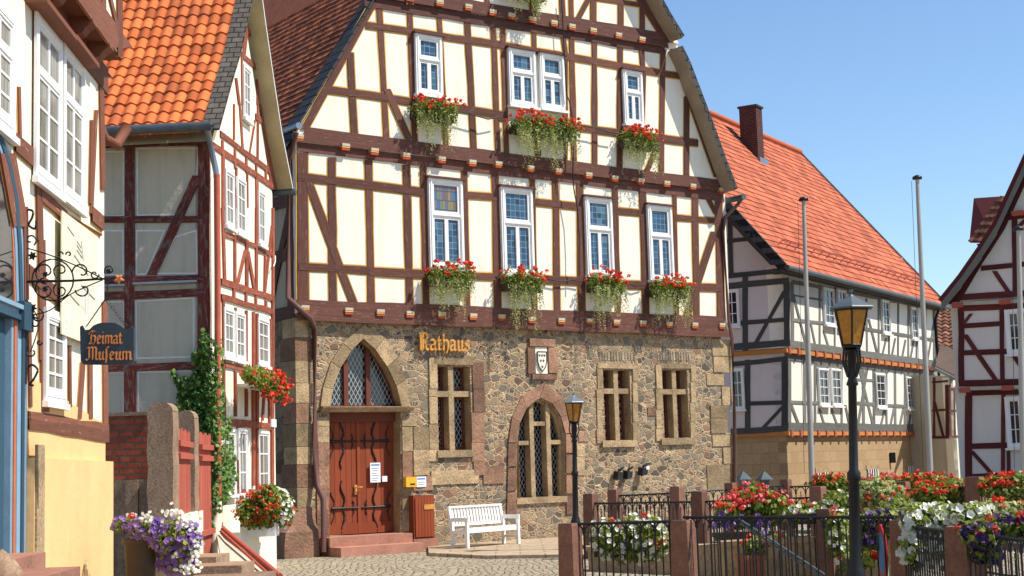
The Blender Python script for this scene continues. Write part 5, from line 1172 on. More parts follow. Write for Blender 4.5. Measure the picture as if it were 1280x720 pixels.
# ================================================================== LONG HOUSE with red roof (far right of the hall)
FE = Plane(985, 50, 31.6); FF = Plane(0, 0, 121.6, base=(FE.o.x, FE.o.y))
E1 = (900, 340, 2.77); E2 = (970, 330, 5.82); E3 = (970, 440, 4.236); E4 = (895, 330, 2.67); E0 = (880, 100, 2.768)
far = thing('long_house', FE.o, pi/2-FE.head, 'long grey timbered house with big red tiled roof, dark chimney and tan stone base', 'house')
LN = 16.6; WD = 11.0
o1, o2 = .12, .26
m = MB(); m.prism([FE.W(0, -.2, -.3), FE.W(LN, -.2, -.3), FE.W(LN, 2.35, -.3), FE.W(0, 2.35, -.3)], FE.n*.3); m.build('stone_base', MT['ashlar'], far)
m = MB(); m.prism([FF.W(-WD, -.2, -.3), FF.W(-.002, -.2, -.3), FF.W(-.002, 2.35, -.3), FF.W(-WD, 2.35, -.3)], FF.n*.297); m.build('side_base', MT['ashlarS'], far)
m = MB(); m.prism([FE.W(-o1, 2.5, -.3), FE.W(LN, 2.5, -.3), FE.W(LN, 5.2, -.3), FE.W(-o1, 5.2, -.3)], FE.n*(.3+o1)); m.prism([FE.W(-o2, 5.2, -.3), FE.W(LN, 5.2, -.3), FE.W(LN, 7.9, -.3), FE.W(-o2, 7.9, -.3)], FE.n*(.3+o2)); m.build('infill', MT['whitewall'], far)
m = MB(); m.prism([FF.W(-WD, 2.5, -.3), FF.W(o1-.003, 2.5, -.3), FF.W(o1-.003, 5.2, -.3), FF.W(-WD, 5.2, -.3)], FF.n*(.3+o1)); m.prism([FF.W(-WD, 5.2, -.3), FF.W(o2-.003, 5.2, -.3), FF.W(o2-.003, 7.9, -.3), FF.W(-WD, 7.9, -.3)], FF.n*(.3+o2))
m.prism([FF.W(-WD-.3, 7.9, -.2), FF.W(.2, 7.9, -.2), FF.W(-WD/2, 14.9, -.2)], FF.n*(.2+o2)); m.build('gable_infill', MT['ffplaster'], far)
def P2(fr, lst):
    for a in lst: fr.B(*a)
f = Frame(FE, o2, .02, 0)
P2(f, [(E2, 115, 130, 118, 620, 22), (E2, 315, 150, 315, 620, 12), (E2, 425, 170, 425, 640, 10), (E2, 655, 250, 660, 650, 12), (E2, 745, 250, 745, 660, 12), (E2, 822, 250, 820, 670, 12), (E2, 888, 270, 885, 680, 12), (E2, 962, 290, 960, 690, 12), (E2, 1025, 300, 1020, 700, 12), (E2, 1085, 300, 1090, 710, 12), (E2, 1150, 320, 1150, 730, 18), (E2, 125, 230, 212, 575, 14), (E2, 250, 430, 285, 600, 12), (E2, 345, 490, 385, 620, 12), (E2, 672, 400, 735, 655, 14), (E2, 800, 540, 770, 665, 12), (E2, 865, 540, 840, 670, 12), (E2, 940, 550, 915, 680, 12), (E2, 1000, 560, 975, 690, 12), (E2, 1145, 440, 1100, 700, 12),
       (E2, 110, 405, 440, 440, 22), (E2, 640, 470, 1155, 555, 22), (E2, 112, 225, 330, 262, 14), (E2, 110, 130, 1160, 325, 26)])
q0 = FE.uz(985, 436, out=o2); f.U(-o2, 5.34, LN, 5.34, .24)
f.build(far, MT['grey'], None)
f = Frame(FE, o1, .02, 0)
P2(f, [(E3, 70, 20, 70, 420, 16), (E3, 150, 40, 152, 420, 14), (E3, 205, 60, 205, 420, 12), (E3, 346, 80, 346, 420, 10), (E3, 460, 80, 462, 420, 14), (E3, 515, 85, 518, 420, 12), (E3, 582, 90, 584, 420, 10), (E3, 628, 100, 630, 420, 12), (E3, 682, 110, 682, 420, 12), (E3, 735, 110, 735, 420, 10), (E3, 768, 120, 768, 420, 10), (E3, 835, 120, 830, 430, 12), (E3, 78, 280, 128, 410, 14), (E3, 228, 300, 262, 410, 10), (E3, 292, 300, 330, 410, 10), (E3, 365, 280, 385, 380, 10), (E3, 430, 400, 480, 90, 12), (E3, 440, 90, 515, 400, 12), (E3, 575, 300, 548, 410, 10), (E3, 622, 300, 600, 410, 10), (E3, 672, 300, 650, 410, 10), (E3, 710, 330, 700, 410, 8),
       (E3, 68, 265, 350, 272, 18), (E3, 430, 270, 735, 292, 16), (E3, 425, 145, 515, 150, 12), (E3, 210, 65, 345, 72, 24), (E3, 515, 90, 575, 95, 26), (E3, 676, 112, 732, 118, 26)])
f.U(-o1, 2.62, LN, 2.62, .3); f.U(-o1, 4.92, LN, 4.92, .2)
f.build(far, MT['grey'], None)
f = Frame(FF, o2, .025, 0)
P2(f, [(E4, 98, 40, 98, 290, 18), (E4, 236, 60, 238, 275, 20), (E4, 230, 90, 130, 270, 14), (E4, 40, 200, 240, 185, 14), (E4, 30, 75, 245, 55, 20), (E4, 30, 280, 245, 262, 22), (E0, 90, 480, 95, 680, 16), (E0, 60, 560, 150, 550, 14), (E0, 60, 680, 320, 655, 18), (E0, 90, 470, 250, 640, 40)])
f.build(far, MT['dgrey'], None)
f = Frame(FF, o1, .025, 0)
P2(f, [(E4, 106, 320, 106, 570, 18), (E4, 230, 310, 230, 560, 22), (E4, 225, 475, 155, 550, 14), (E4, 50, 468, 235, 462, 14), (E4, 50, 335, 240, 315, 16), (E4, 50, 560, 240, 548, 20)])
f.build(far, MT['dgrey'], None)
# orange painted jetty mouldings with joist ends
m = MB(); m2 = MB()
for zz, oa in ((5.06, o1), (2.36, 0)):
    m.box(FE.W(-oa-.15, zz-.02, oa), FE.d*(LN+oa), FE.n*.15, Vector((0, 0, .14)), 0, .6); m.box(FF.W(-WD, zz-.02, oa), FF.d*(WD+oa+.14), FF.n*.146, Vector((0, 0, .14)), 0, .3)
    n = 20
    for i in range(n+1):
        u = -oa+(LN-.2)*i/n; m2 = MB(); m2.box(FE.W(u, zz-.06, oa), FE.d*.16, FE.n*.19, Vector((0, 0, .22)), 0, .5); m2.build('joist_end', MT['redgate'], far)
m.build('jetty_moulding', MT['orangejoist'], far)
def fewin(P, z, c, out, style=(4, 3, 2), gm='glass'):
    (u1, z2_), (u2, z1_) = Q(P, z, c[0], c[1], out), Q(P, z, c[2], c[3], out); framed_window(far, P, u1, z1_, u2, z2_, out+.02, style, MT[gm], casing=.07)
fewin(FE, E2, (328, 165, 420, 455), o2, (2, 4, 1)); fewin(FE, E2, (430, 180, 510, 470), o2, (2, 4, 1)); fewin(FE, E2, (752, 255, 824, 515), o2, (2, 4, 1)); fewin(FE, E2, (966, 310, 1026, 555), o2, (2, 4, 1))
fewin(FE, E3, (211, 85, 276, 286), o1, (2, 4, 1)); fewin(FE, E3, (279, 88, 343, 288), o1, (2, 4, 1)); fewin(FE, E3, (516, 112, 578, 298), o1, (2, 4, 1)); fewin(FE, E3, (678, 130, 732, 305), o1, (2, 4, 1))
fewin(FF, E4, (28, 88, 84, 208), o2, (2, 3, 1)); fewin(FF, E4, (50, 350, 100, 485), o1, (2, 3, 1))
m = MB()
for (x1, x2, y1, y2) in ((212, 280, 640, 720), (480, 545, 622, 700), (692, 752, 605, 680)):
    (u1, z2_), (u2, z1_) = Q(FE, E3, x1, y1), Q(FE, E3, x2, y2); w_ = MB(); pbox(w_, FE, u1, z1_, u2, z2_, .001, .012, 1)
    for i in range(5): pbox(w_, FE, u1+(u2-u1)*(i+.5)/5-.04, z1_, u1+(u2-u1)*(i+.5)/5+.04, z2_, .012, .04, 0)
    pbox(w_, FE, u1-.08, z2_, u2+.08, z2_+.16, .001, .03, 2); w_.build('cellar_window', [MT['white'], MT['glass'], MT['sand']], far)
u, z = Q(FE, E3, 604, 560); m.cbox(FE.W(u, z-.2, .1), .2, .15, .4, 0); m.build('wall_lamp', MT['iron'], far)
# roof: rows of flat tiles as real courses, ridge parallel to the long front
ev = FE.W(-1.3, 7.75, .75); rg = FE.W(-1.3, 15.25, -5.5); es = (rg-ev); Ls = es.length; es.normalize(); nn_ = FE.d.cross(es); nn_ = nn_ if nn_.z > 0 else -nn_
m = MB(); m.face([ev-nn_*.03, ev+FE.d*18.5-nn_*.03, rg+FE.d*18.5-nn_*.03, rg-nn_*.03], 1)
tiled(m, ev, FE.d, es, nn_, 18.5, Ls, .4, .33, 'flat', .028, 9, .02)
bv = rg+(FE.n*-6.25)+Vector((0, 0, -7.5)); m.face([rg, rg+FE.d*18.5, bv+FE.d*18.5, bv], 0)
m.build('roof', [MT['flattile'], MT['soffitTH']], far)
m = MB(); m.box(ev+FE.d*18.5-nn_*.03, FE.d*.10, es*Ls, nn_*.12, 0); m.build('verge', MT['lead'], far); m = MB(); m.box(ev-FE.d*.10-nn_*.2, FE.d*.12, es*Ls, nn_*.3, 0); m.build('verge', MT['slateTH'], far)
m = MB(); m.tube([rg+nn_*.05, rg+FE.d*18.5+nn_*.05], .13, 8); m.build('ridge_tiles', MT['flattile'], far)
m = MB(); m.tube([ev+FE.n*.08-Vector((0, 0, .05)), ev+FE.d*18.5+FE.n*.08-Vector((0, 0, .05))], .09, 8); m.build('gutter', MT['zinc'], far)
m = MB(); m.box(FE.W(-1.2, 7.62, .0), FE.d*18.2, FE.n*.7, Vector((0, 0, .05))); m.build('eave_soffit', MT['dgrey'], far)
m = MB()
for i in range(22):
    p = ev+FE.d*(1.2+i*.75)+es*1.1; m.tube([p+nn_*.05, p+nn_*.3], .015, 4); 
    if i < 21: 
        q = p+FE.d*.75; m.tube([p+nn_*.28, q+nn_*.28], .02, 4); m.tube([p+nn_*.16, q+nn_*.16], .015, 4)
m.build('snow_guard', MT['redgate'], far)
(uc_, zc_, ) = FE.uz(935, 215, out=-4.4)
# chimney stands in the slope
cc = FE.W(FE.uz(924, 170, out=-4.0)[0], 0, -4.0); u1c = FE.uz(923.5, 170, out=-4.0)[0]; u2c = FE.uz(947, 170, out=-4.0)[0]; zt_ = FE.uz(935, 130, out=-4.0)[1]
m = MB(); wch = .85; fl = FF.d
u1f = FE.uz(946.5, 170, out=-3.9)[0]
for a, b, mi in ((FE.W(u1f-.0, 0, -3.9), -FE.n, 0),):
    p0_ = FE.W(u1f, 11.0, -3.9); m.box(p0_, FE.d*.62, -FE.n*.72, Vector((0, 0, zt_-11.0)), 0, .5)
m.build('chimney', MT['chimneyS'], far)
m = MB(); m.box(FE.W(u1f-.05, zt_, -3.85), FE.d*.72, -FE.n*.82, Vector((0, 0, .08))); m.build('chimney_cap', MT['slateTH'], far)
pp_ = es*0; sl0 = (15.25-7.75)/6.25; zf = 7.75+sl0*(.75+3.8); m = MB(); m.box(FE.W(u1f-.1, zf-.1, -3.78), FE.d*.82, -FE.n*.1+Vector((0, 0, .0)), Vector((0, 0, .32))); m.box(FE.W(u1f-.12, zf-.2, -3.8)+nn_*.06, FE.d*.12, es*1.9, nn_*.08); m.build('flashing', MT['lead'], far)
m = MB(); a = FE.at(1125, 331, -.2); m.lathe(FE.at(1126, 335, -1.2), [(.1, -.3), (.1, .25), (.18, .3), (.16, .42), (.02, .45)], 10); m.build('vent', MT['soffit'], far)
# downpipe at the right end
m = MB(); m.tube([FE.W(LN+.05, 7.6, .5), FE.W(LN+.05, 7.2, o2+.08), FE.W(LN+.05, 0, o2+.08)], .06, 6); m.build('downpipe', MT['iron'], far)

# ================================================================== SMALL HOUSE in the gap
SR = Plane(1186, 60, 45, 470); SL = Plane(0, 0, 135, base=(SR.o.x, SR.o.y)); H2 = (1150, 380, 3.27)
sh_ = thing('small_house', SR.o, pi/2-SR.head, 'small timbered house with a brown roof squeezed into the gap between the two big houses', 'house')
m = MB(); m.prism([SR.W(0, -.2, -.3), SR.W(5, -.2, -.3), SR.W(5, SR.uz(1186, 472)[1]+.3, -.3), SR.W(0, SR.uz(1186, 472)[1], -.3)], SR.n*.3); m.build('front_wall', MT['yellow'] if False else MT['cream2'], sh_)
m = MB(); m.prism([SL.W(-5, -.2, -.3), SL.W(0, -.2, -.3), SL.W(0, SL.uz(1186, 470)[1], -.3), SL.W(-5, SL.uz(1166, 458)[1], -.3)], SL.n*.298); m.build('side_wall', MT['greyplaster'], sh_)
f = Frame(SL, 0, .02, 0); P2(f, [(H2, 110, 330, 112, 545, 14), (H2, 58, 300, 58, 545, 10), (H2, 50, 320, 115, 315, 8), (H2, 50, 435, 115, 432, 8), (H2, 60, 400, 95, 540, 10), (H2, 40, 545, 120, 545, 10)]); f.build(sh_, MT['wine'], None)
f = Frame(SR, 0, .02, 0); P2(f, [(H2, 122, 330, 124, 545, 6), (H2, 140, 340, 142, 545, 6), (H2, 160, 345, 160, 545, 5), (H2, 118, 435, 182, 435, 6), (H2, 118, 542, 182, 540, 8), (H2, 118, 345, 185, 350, 8)]); f.build(sh_, MT['brown'], None)
(u1, z2_), (u2, z1_) = Q(SR, H2, 162, 370, .03), Q(SR, H2, 178, 470, .03); framed_window(sh_, SR, u1, z1_, u2, z2_, .03, (2, 3, 1), MT['glass'], casing=.06)
m = MB(); q = [atY(*qz(H2, 62, 265), 62), atY(*qz(H2, 158, 312), 58.8), atY(*qz(H2, 175, 215), 61.8), atY(*qz(H2, 62, 110), 66)]; q[3] = q[0]+(q[2]-q[1])
m.prism(q, (0, -.05, .12), 0, .5); m.build('roof', MT['brownroof'], sh_)
m = MB(); m.tube([q[0]+Vector((0, -.1, 0)), q[1]+Vector((0, -.1, 0))], .09, 6); m.build('gutter', MT['lead'], sh_)
bh = thing('background_house', atY(1185, 590, 72).xy.to_3d(), 0, 'dark tiled roof of a house glimpsed above the brown roof in the gap', 'house')
m = MB(); p0_ = atY(*qz(H2, 30, 205), 68); p1_ = atY(*qz(H2, 175, 205), 68); p2_ = atY(*qz(H2, 175, -8), 73); p3_ = atY(*qz(H2, 30, -8), 73)
es2 = (p3_-p0_); L2 = es2.length; es2.normalize(); eu2 = (p1_-p0_).normalized(); n2_ = eu2.cross(es2); m.face([p0_-n2_*.05, p1_-n2_*.05, p2_-n2_*.05, p3_-n2_*.05], 0); tiled(m, p0_, eu2, es2, n2_, (p1_-p0_).length, L2, .34, .4, 'pan', .06, 12, .07); m.build('roof', MT['darktile'], bh)
m = MB(); m.box((p0_.x, p0_.y, 0), eu2*(p1_-p0_).length, Vector((0, 6, 0)), Vector((0, 0, p0_.z-.02))); m.build('wall', MT['cream2'], bh)

# ================================================================== RIGHT HOUSE
RB = Plane(1200, 44, 127); RS = Plane(0, 0, 37, base=(RB.o.x, RB.o.y)); R1 = (1160, 200, 3.6); R2 = H2
rb = thing('gabled_house', RB.o, pi/2-RB.head, 'dark red timbered gabled house with white panels at the right edge of the square', 'house')
ob = .22; zj = 3.55; RW = 9.5
m = MB(); m.prism([RB.W(0, -.2, -.3), RB.W(RW, -.2, -.3), RB.W(RW, zj, -.3), RB.W(0, zj, -.3)], RB.n*.3)
u0 = RB.uz(1199, 400, out=ob)[0]; m.prism([RB.W(u0, zj, -.3), RB.W(RW, zj, -.3), RB.W(RW, 5.95, -.3), RB.W(u0, 5.95, -.3)], RB.n*(.3+ob))
rr = [RB.uz(x, y, out=ob+.3) for x, y in ((1177, 378), (1202, 347), (1227, 311), (1246, 281), (1280, 206))]
rr.append((5.0, rr[-1][1]+(5.0-rr[-1][0])*(rr[-1][1]-rr[-2][1])/(rr[-1][0]-rr[-2][0]))); rr2 = [(10-a, b) for a, b in rr[::-1]]
m.prism([RB.W(a+.12, b-.1, -.2) for a, b in rr]+[RB.W(a-.12, b-.1, -.2) for a, b in rr2[1:]], RB.n*(.2+ob)); m.build('infill', MT['rbplaster'], rb)
m = MB(); m.prism([RS.W(12, -.2, .02), RS.W(.01, -.2, .02), RS.W(.01, 5.9, .02), RS.W(12, 5.9, .02)], RS.n*.2); m.build('side_wall', MT['rbplaster'], rb)
f = Frame(RB, 0, .03, 0)
P2(f, [(R2, 200, 375, 200, 720, 28), (R2, 342, 370, 340, 720, 16), (R2, 190, 582, 440, 575, 22), (R2, 210, 600, 300, 700, 20), (R2, 190, 365, 440, 360, 22), (R2, 190, 705, 440, 695, 18), (R2, 362, 600, 365, 720, 14)]); f.build(rb, MT['wine'], None)
f = Frame(RB, ob, .03, 0)
P2(f, [(R2, 168, 20, 170, 320, 24), (R2, 335, 20, 338, 310, 18), (R2, 180, 90, 330, 80, 20), (R2, 170, 200, 420, 192, 20), (R2, 185, 125, 310, 310, 22), (R2, 180, 80, 210, 40, 14), (R2, 160, 325, 440, 318, 26), (R2, 160, 18, 440, 5, 24), (R2, 380, 205, 430, 280, 20),
       (R1, 390, 250, 395, 610, 24), (R1, 240, 488, 440, 468, 22), (R1, 300, 500, 370, 605, 22), (R1, 120, 620, 440, 600, 26), (R1, 350, 260, 440, 250, 24), (R1, 400, 310, 440, 270, 24), (R1, 120, 640, 340, 260, 44), (R1, 345, 240, 450, 20, 36)]); 
f.build(rb, MT['wine'], None)
m = MB()
for (z, x1, y1, x2, y2, oo) in ((R2, 160, 348, 440, 338, ob), (R2, 150, 0, 440, -12, ob+.0)):
    a = RB.at(*qz(z, x1, y1), oo); b = RB.at(*qz(z, x2, y2), oo); m.box(a-Vector((0, 0, .05)), b-a, RB.n*.1, Vector((0, 0, .1)))
m.build('jetty_moulding', MT['greyplaster'], rb)
m = MB()
for z, x, y, oo in ((R2, 168, 352, ob), (R2, 342, 343, ob), (R1, 118, 655, ob), (R1, 330, 640, ob), (R1, 385, 243, ob)):
    a = RB.at(*qz(z, x, y), oo); m = MB(); m.box(a-Vector((0, 0, .08)), RB.d*.3, RB.n*.18, Vector((0, 0, .14))); m.build('joist_end', MT['redgate'], rb)
for c, oo in (((348, 25, 470, 200), ob), ((348, 380, 480, 585), 0)):
    (u1, z2_), (u2, z1_) = Q(RB, R2, c[0], c[1], oo), Q(RB, R2, c[2], c[3], oo); framed_window(rb, RB, u1, z1_, u2, z2_, oo+.02, (4, 3, 2), MT['glass'], casing=.1)
m = MB(); vo_ = ob+.3
for lst, sg_ in ((rr, 1), (rr2, 1)):
    for a, b in zip(lst[:-1], lst[1:]):
        A_, B_ = RB.W(a[0], a[1], vo_), RB.W(b[0], b[1], vo_); t_ = (B_-A_).normalized(); nr = RB.n.cross(t_); nr = nr if nr.z > 0 else -nr
        slab(m, A_, B_, -RB.n*13, nr*.14)
m.build('roof', [MT['darktile'], MT['wine'], MT['wine']], rb)
m = MB()
for a, b in zip(rr[:-1], rr[1:]):
    A_, B_ = RB.W(a[0], a[1], vo_+.01), RB.W(b[0], b[1], vo_+.01); m.prism([A_-Vector((0, 0, .0)), B_, B_-Vector((0, 0, .28)), A_-Vector((0, 0, .24))], RB.n*.03)
m.build('bargeboard', MT['grey'], rb)
m = MB()   # dormer with pantiles
a, b, c_, d = atY(*qz(R1, 186, 368), 47), atY(*qz(R1, 300, 368), 45.5), atY(*qz(R1, 375, 160), 47), atY(*qz(R1, 206, 172), 48.6)
eu3 = (b-a).normalized(); es3 = (d-a); es3 = (es3-eu3*es3.dot(eu3)); L3 = es3.length; es3.normalize(); n3 = eu3.cross(es3)
m.prism([a, b, c_, d], -n3*.06, 1); tiled(m, a, eu3, es3, n3, (b-a).length+.5, L3, .27, .30, 'pan', .05, 15, .055)
m.prism([a-n3*.1+eu3*.3, b-n3*.1, b-n3*.1+Vector((0, 0, -1.2)), a+eu3*.8-n3*.1+Vector((0, 0, -.6))], Vector((.5, 1.2, 0)), 1); m.build('dormer', [MT['darktile'], MT['wine']], rb)

# ================================================================== FLAGPOLES
def flagpole(x0, y0, x1, Y, label):
    t_ = atY(x0, y0, Y); r = thing('flagpole', (atY(x1, 600, Y).x, Y, 0), 0, label, 'flagpole', 'bare flagpoles on the square'); b_ = Vector((t_.x-(x0-x1)*-.0, Y, 0)); bx_ = atY(x1, 605, Y).x
    m = MB(); m.tube([(bx_, Y, 0), ((bx_+t_.x)/2, Y, t_.z/2), (t_.x, Y, t_.z)], [.082, .072, .05], 12); m.build('pole', MT['poleMetal'], r)
    m = MB(); m.lathe((t_.x, Y, t_.z), [(.02, 0), (.13, .0), (.13, .06), (.06, .1), (.01, .12)], 12); m.build('cap', MT['iron'], r)
    m = MB(); m.tube([(t_.x-.16, Y-.02, t_.z-.05), (bx_-.17, Y-.02, 1.2)], .006, 4); m.build('halyard', MT['iron'], r)
flagpole(1004.5, 251, 1014, 40, 'flagpole in front of the long house, left of the black street lamp')
flagpole(1146.5, 224, 1163, 40, 'flagpole in front of the gap between the two right hand houses, the tallest')
flagpole(1273, 288, 1278, 36, 'flagpole at the right edge in front of the gabled house')

# ================================================================== STREET LAMPS
def lamp(px, ytop, Y, wpx, label, foot):
    """lantern top at px,ytop; wpx = lantern roof width in px"""
    T = atY(px, ytop, Y); s_ = wpx/pxm(Y)/.60; r = thing('street_lamp', (T.x, T.y, 0), 0, label, 'street lamp', 'black street lamps with amber lanterns')
    base = Vector((T.x, T.y, 0)); zt_ = T.z; H6 = 6; ph = .35
    dx = atY(foot[0], foot[1], Y); kx_ = (T.x-dx.x)/(T.z-dx.z)          # the post leans a little, as in the photo
    def lean(mb):
        mb.v = [Vector((v.x-(zt_-v.z)*kx_, v.y, v.z)) for v in mb.v]; return mb
    def L(z): return zt_+z*s_
    m = MB(); zl = L(-.80)
    m.lathe(base, [(.17, 0), (.17, .1), (.12, .14), (.11, .5), (.085, .6), (.056, .68), (.052, 1.42), (.066, 1.44), (.066, 1.50), (.045, 1.53), (.041, zl-.35), (.06, zl-.33), (.042, zl-.28), (.045, zl-.02), (.09, zl)], 14); lean(m).build('post', MT['darkmetal'], r)
    m = MB(); m.lathe(base, [(.02, L(-.02)), (.035, L(0)), (.03, L(-.04)), (.015, L(-.06)), (.05, L(-.09)), (.10, L(-.12)), (.31, L(-.235)), (.325, L(-.25)), (.30, L(-.265)), (.02, L(-.27))], H6, 0, .5, False, ph)
    m.v = [Vector(((v.x-base.x)*s_+base.x, (v.y-base.y)*s_+base.y, v.z)) for v in m.v]; lean(m).build('lantern_roof', MT['lead'] if ytop > 450 else MT['zinc'], r)
    g = MB(); m = MB(); rt, rb_ = .235*s_, .135*s_; ring = lambda rad, z: [base+Vector((rad*cos(2*pi*j/H6+ph), rad*sin(2*pi*j/H6+ph), z)) for j in range(H6)]
    A_, B_ = ring(rb_, L(-.74)), ring(rt, L(-.27)); g.grid([A_, B_], 0, .5, False, True)
    for j in range(H6): m.tube([A_[j], B_[j]], .014*s_, 5); m.tube([A_[j], A_[(j+1) % H6]], .016*s_, 5); m.tube([B_[j], B_[(j+1) % H6]], .018*s_, 5)
    m.lathe(base, [(.135*s_, L(-.745)), (.14*s_, L(-.77)), (.06*s_, L(-.80)), (.02, L(-.80))], H6, 0, .5, False, ph)
    for j in range(4):
        a_ = pi/2*j+.4; m.tube([base+Vector((.05*cos(a_), .05*sin(a_), zl-.26)), base+Vector((.14*cos(a_)*s_, .14*sin(a_)*s_, zl-.12)), base+Vector((.12*s_*cos(a_), .12*s_*sin(a_), zl+.02))], .012, 5)
    fr_ = lean(m).build('lantern_frame', MT['darkmetal'], r); lean(g).build('amber_glass', MT['amber'], fr_)
    m = MB(); m.lathe(base, [(.02, L(-.70)), (.045*s_, L(-.66)), (.06*s_, L(-.5)), (.045*s_, L(-.4)), (.02, L(-.36))], 10); lean(m).build('bulb', MT['paper'], fr_); return r
lamp(1063.5, 362, 14.6, 57, 'large black street lamp with amber lantern in the foreground beside the fence', (1069, 700))
lamp(717, 491, 29, 29, 'smaller black street lamp with pale green roof in front of the arched hall window', (719.5, 650))
for x, lb in ((928.5, 'left of two low lanterns peeping over the red flowers'), (955, 'right of two low lanterns peeping over the red flowers')):
    T = atY(x, 586, 44); r = thing('garden_lantern', (T.x, T.y, 0), 0, lb, 'lantern', 'low lanterns behind the red flowers'); m = MB(); m.lathe((T.x, T.y, 0), [(.06, 0), (.05, T.z-.75), (.12, T.z-.7)], 8); m.build('post', MT['darkmetal'], r)
    m = MB(); m.lathe((T.x, T.y, T.z), [(.01, 0), (.03, -.08), (.25, -.3), (.25, -.33), (.14, -.34), (.09, -.7)], 6, 0, .5, False); m.build('lantern', MT['zinc'], r)

# ================================================================== TERRACE, BENCH, WALL FITTINGS
ztr = .06; m = MB()
ptA = [ground(x, y, ztr) for x, y in ((536, 691), (610, 694.5), (700, 693), (770, 694))]; wl = [TH.W(5.9+0, 0, 0), TH.W(3.05, 0, 0)]
poly = [ptA[0], ptA[1], ptA[2], ptA[3], TH.W(11.3, 0, .0), TH.W(3.0, 0, .0)]; m.prism([Vector((p.x, p.y, -.02)) for p in poly], (0, 0, ztr+.02), 0, .5)
tag(m.build('stone_terrace', bricks('terrace paving', (.36, .28, .19), (.42, .33, .23), (.2, .15, .1), .9, .5, .015, 'xy', .3)), 'low paved terrace along the hall', None, None, 'structure')
m = MB(); pq = [ground(x, y, .05) for x, y in ((620, 704), (690, 703), (790, 706))]; pr2 = [ground(x, y, .05) for x, y in ((790, 694), (700, 694), (612, 697))]
def bench():
    z0 = ztr; A_ = ground(583, 685.5, z0); B_ = ground(649.5, 679.5, z0); d = (B_-A_); L = d.length; d.normalize(); L = min(L, 2.1); n = Vector((d.y, -d.x, 0)); n = n if n.y < 0 else -n
    bk_ = ground(564, 684, z0)-A_; D = .40; bkd = -n
    r = thing('garden_bench', A_+d*L/2, math.atan2(d.y, d.x), 'white slatted wooden garden bench against the stone wall right of the cabinet', 'bench')
    Z = Vector((0, 0, 1))
    def bar(p, q_, w1, w2, name, mb=None):
        m = mb or MB(); t_ = (q_-p).normalized(); a = t_.cross(d) if abs(t_.dot(d)) < .9 else t_.cross(Z); a.normalize(); b = t_.cross(a); m.box(p-a*w1/2-b*w2/2, a*w1, b*w2, q_-p, 0, rnd.random()); 
        if mb is None: return m.build(name, MT['benchwhite'], r)
    for e_ in (0, L-.07):
        F_ = A_+d*(e_+.035); K = F_+bkd*D
        bar(F_, F_+Z*.54, .06, .06, 'leg'); bar(K, K+Z*.37, .06, .06, 'leg'); bar(K+Z*.37, K+Z*.80+bkd*.10, .06, .06, 'back_post')
        bar(F_+n*.04+Z*.555, K+bkd*.06+Z*.555, .08, .035, 'armrest'); bar(F_+Z*.16, K+Z*.16, .05, .03, 'stretcher'); bar(F_+Z*.31, K+Z*.31, .07, .03, 'side_rail')
    m = MB()
    for i in range(5): m.box(A_+bkd*(.0+i*.082)-n*.0+Z*(.37-.012*i), d*L, bkd*.07, Z*.022, 0, rnd.random())
    m.box(A_+bkd*.0+Z*.29+d*.07, d*(L-.14), bkd*.028, Z*.078); m.build('seat', MT['benchwhite'], r)
    m = MB(); b0 = A_+bkd*(D+.03)+Z*.44; b1 = A_+bkd*(D+.10)+Z*.80
    bar(b0+d*.06, b0+d*(L-.06), .05, .03, '', m); bar(b1+d*.0, b1+d*L, .09, .035, '', m)
    for i in range(16):
        u = .12+(L-.24)*i/15; bar(b0+d*u, b1+d*u, .018, .052, '', m)
    m.build('backrest', MT['benchwhite'], r)
bench()
for cx, cy, lb in ((772, 593, 'pair of black floodlights low on the stone wall, left fitting'), (784, 592, 'small dark spotlight between the two floodlights'), (803, 588, 'black floodlight with bright glass low on the stone wall, right fitting')):
    m = MB(); c_ = TH.at(cx, cy, .12); u, z = TH.uz(cx, cy, out=.12); m.prism([TH.W(u-.09, z-.10, .05), TH.W(u+.07, z-.07, .05), TH.W(u+.09, z+.07, .05), TH.W(u-.06, z+.08, .05)], TH.n*.12+Vector((.03, 0, -.03))); m.tube([TH.W(u+.1, z+.05, 0), TH.W(u+.2, z+.15, .1), TH.W(u, z+.1, .15)], .02, 5)
    if cx == 803: pbox(m, TH, u+.06, z+.02, u+.15, z+.09, .15, .2, 1)
    tag(m.build('floodlight', [MT['iron'], MT['paper']]), lb, 'floodlight', 'floodlights on the hall wall')

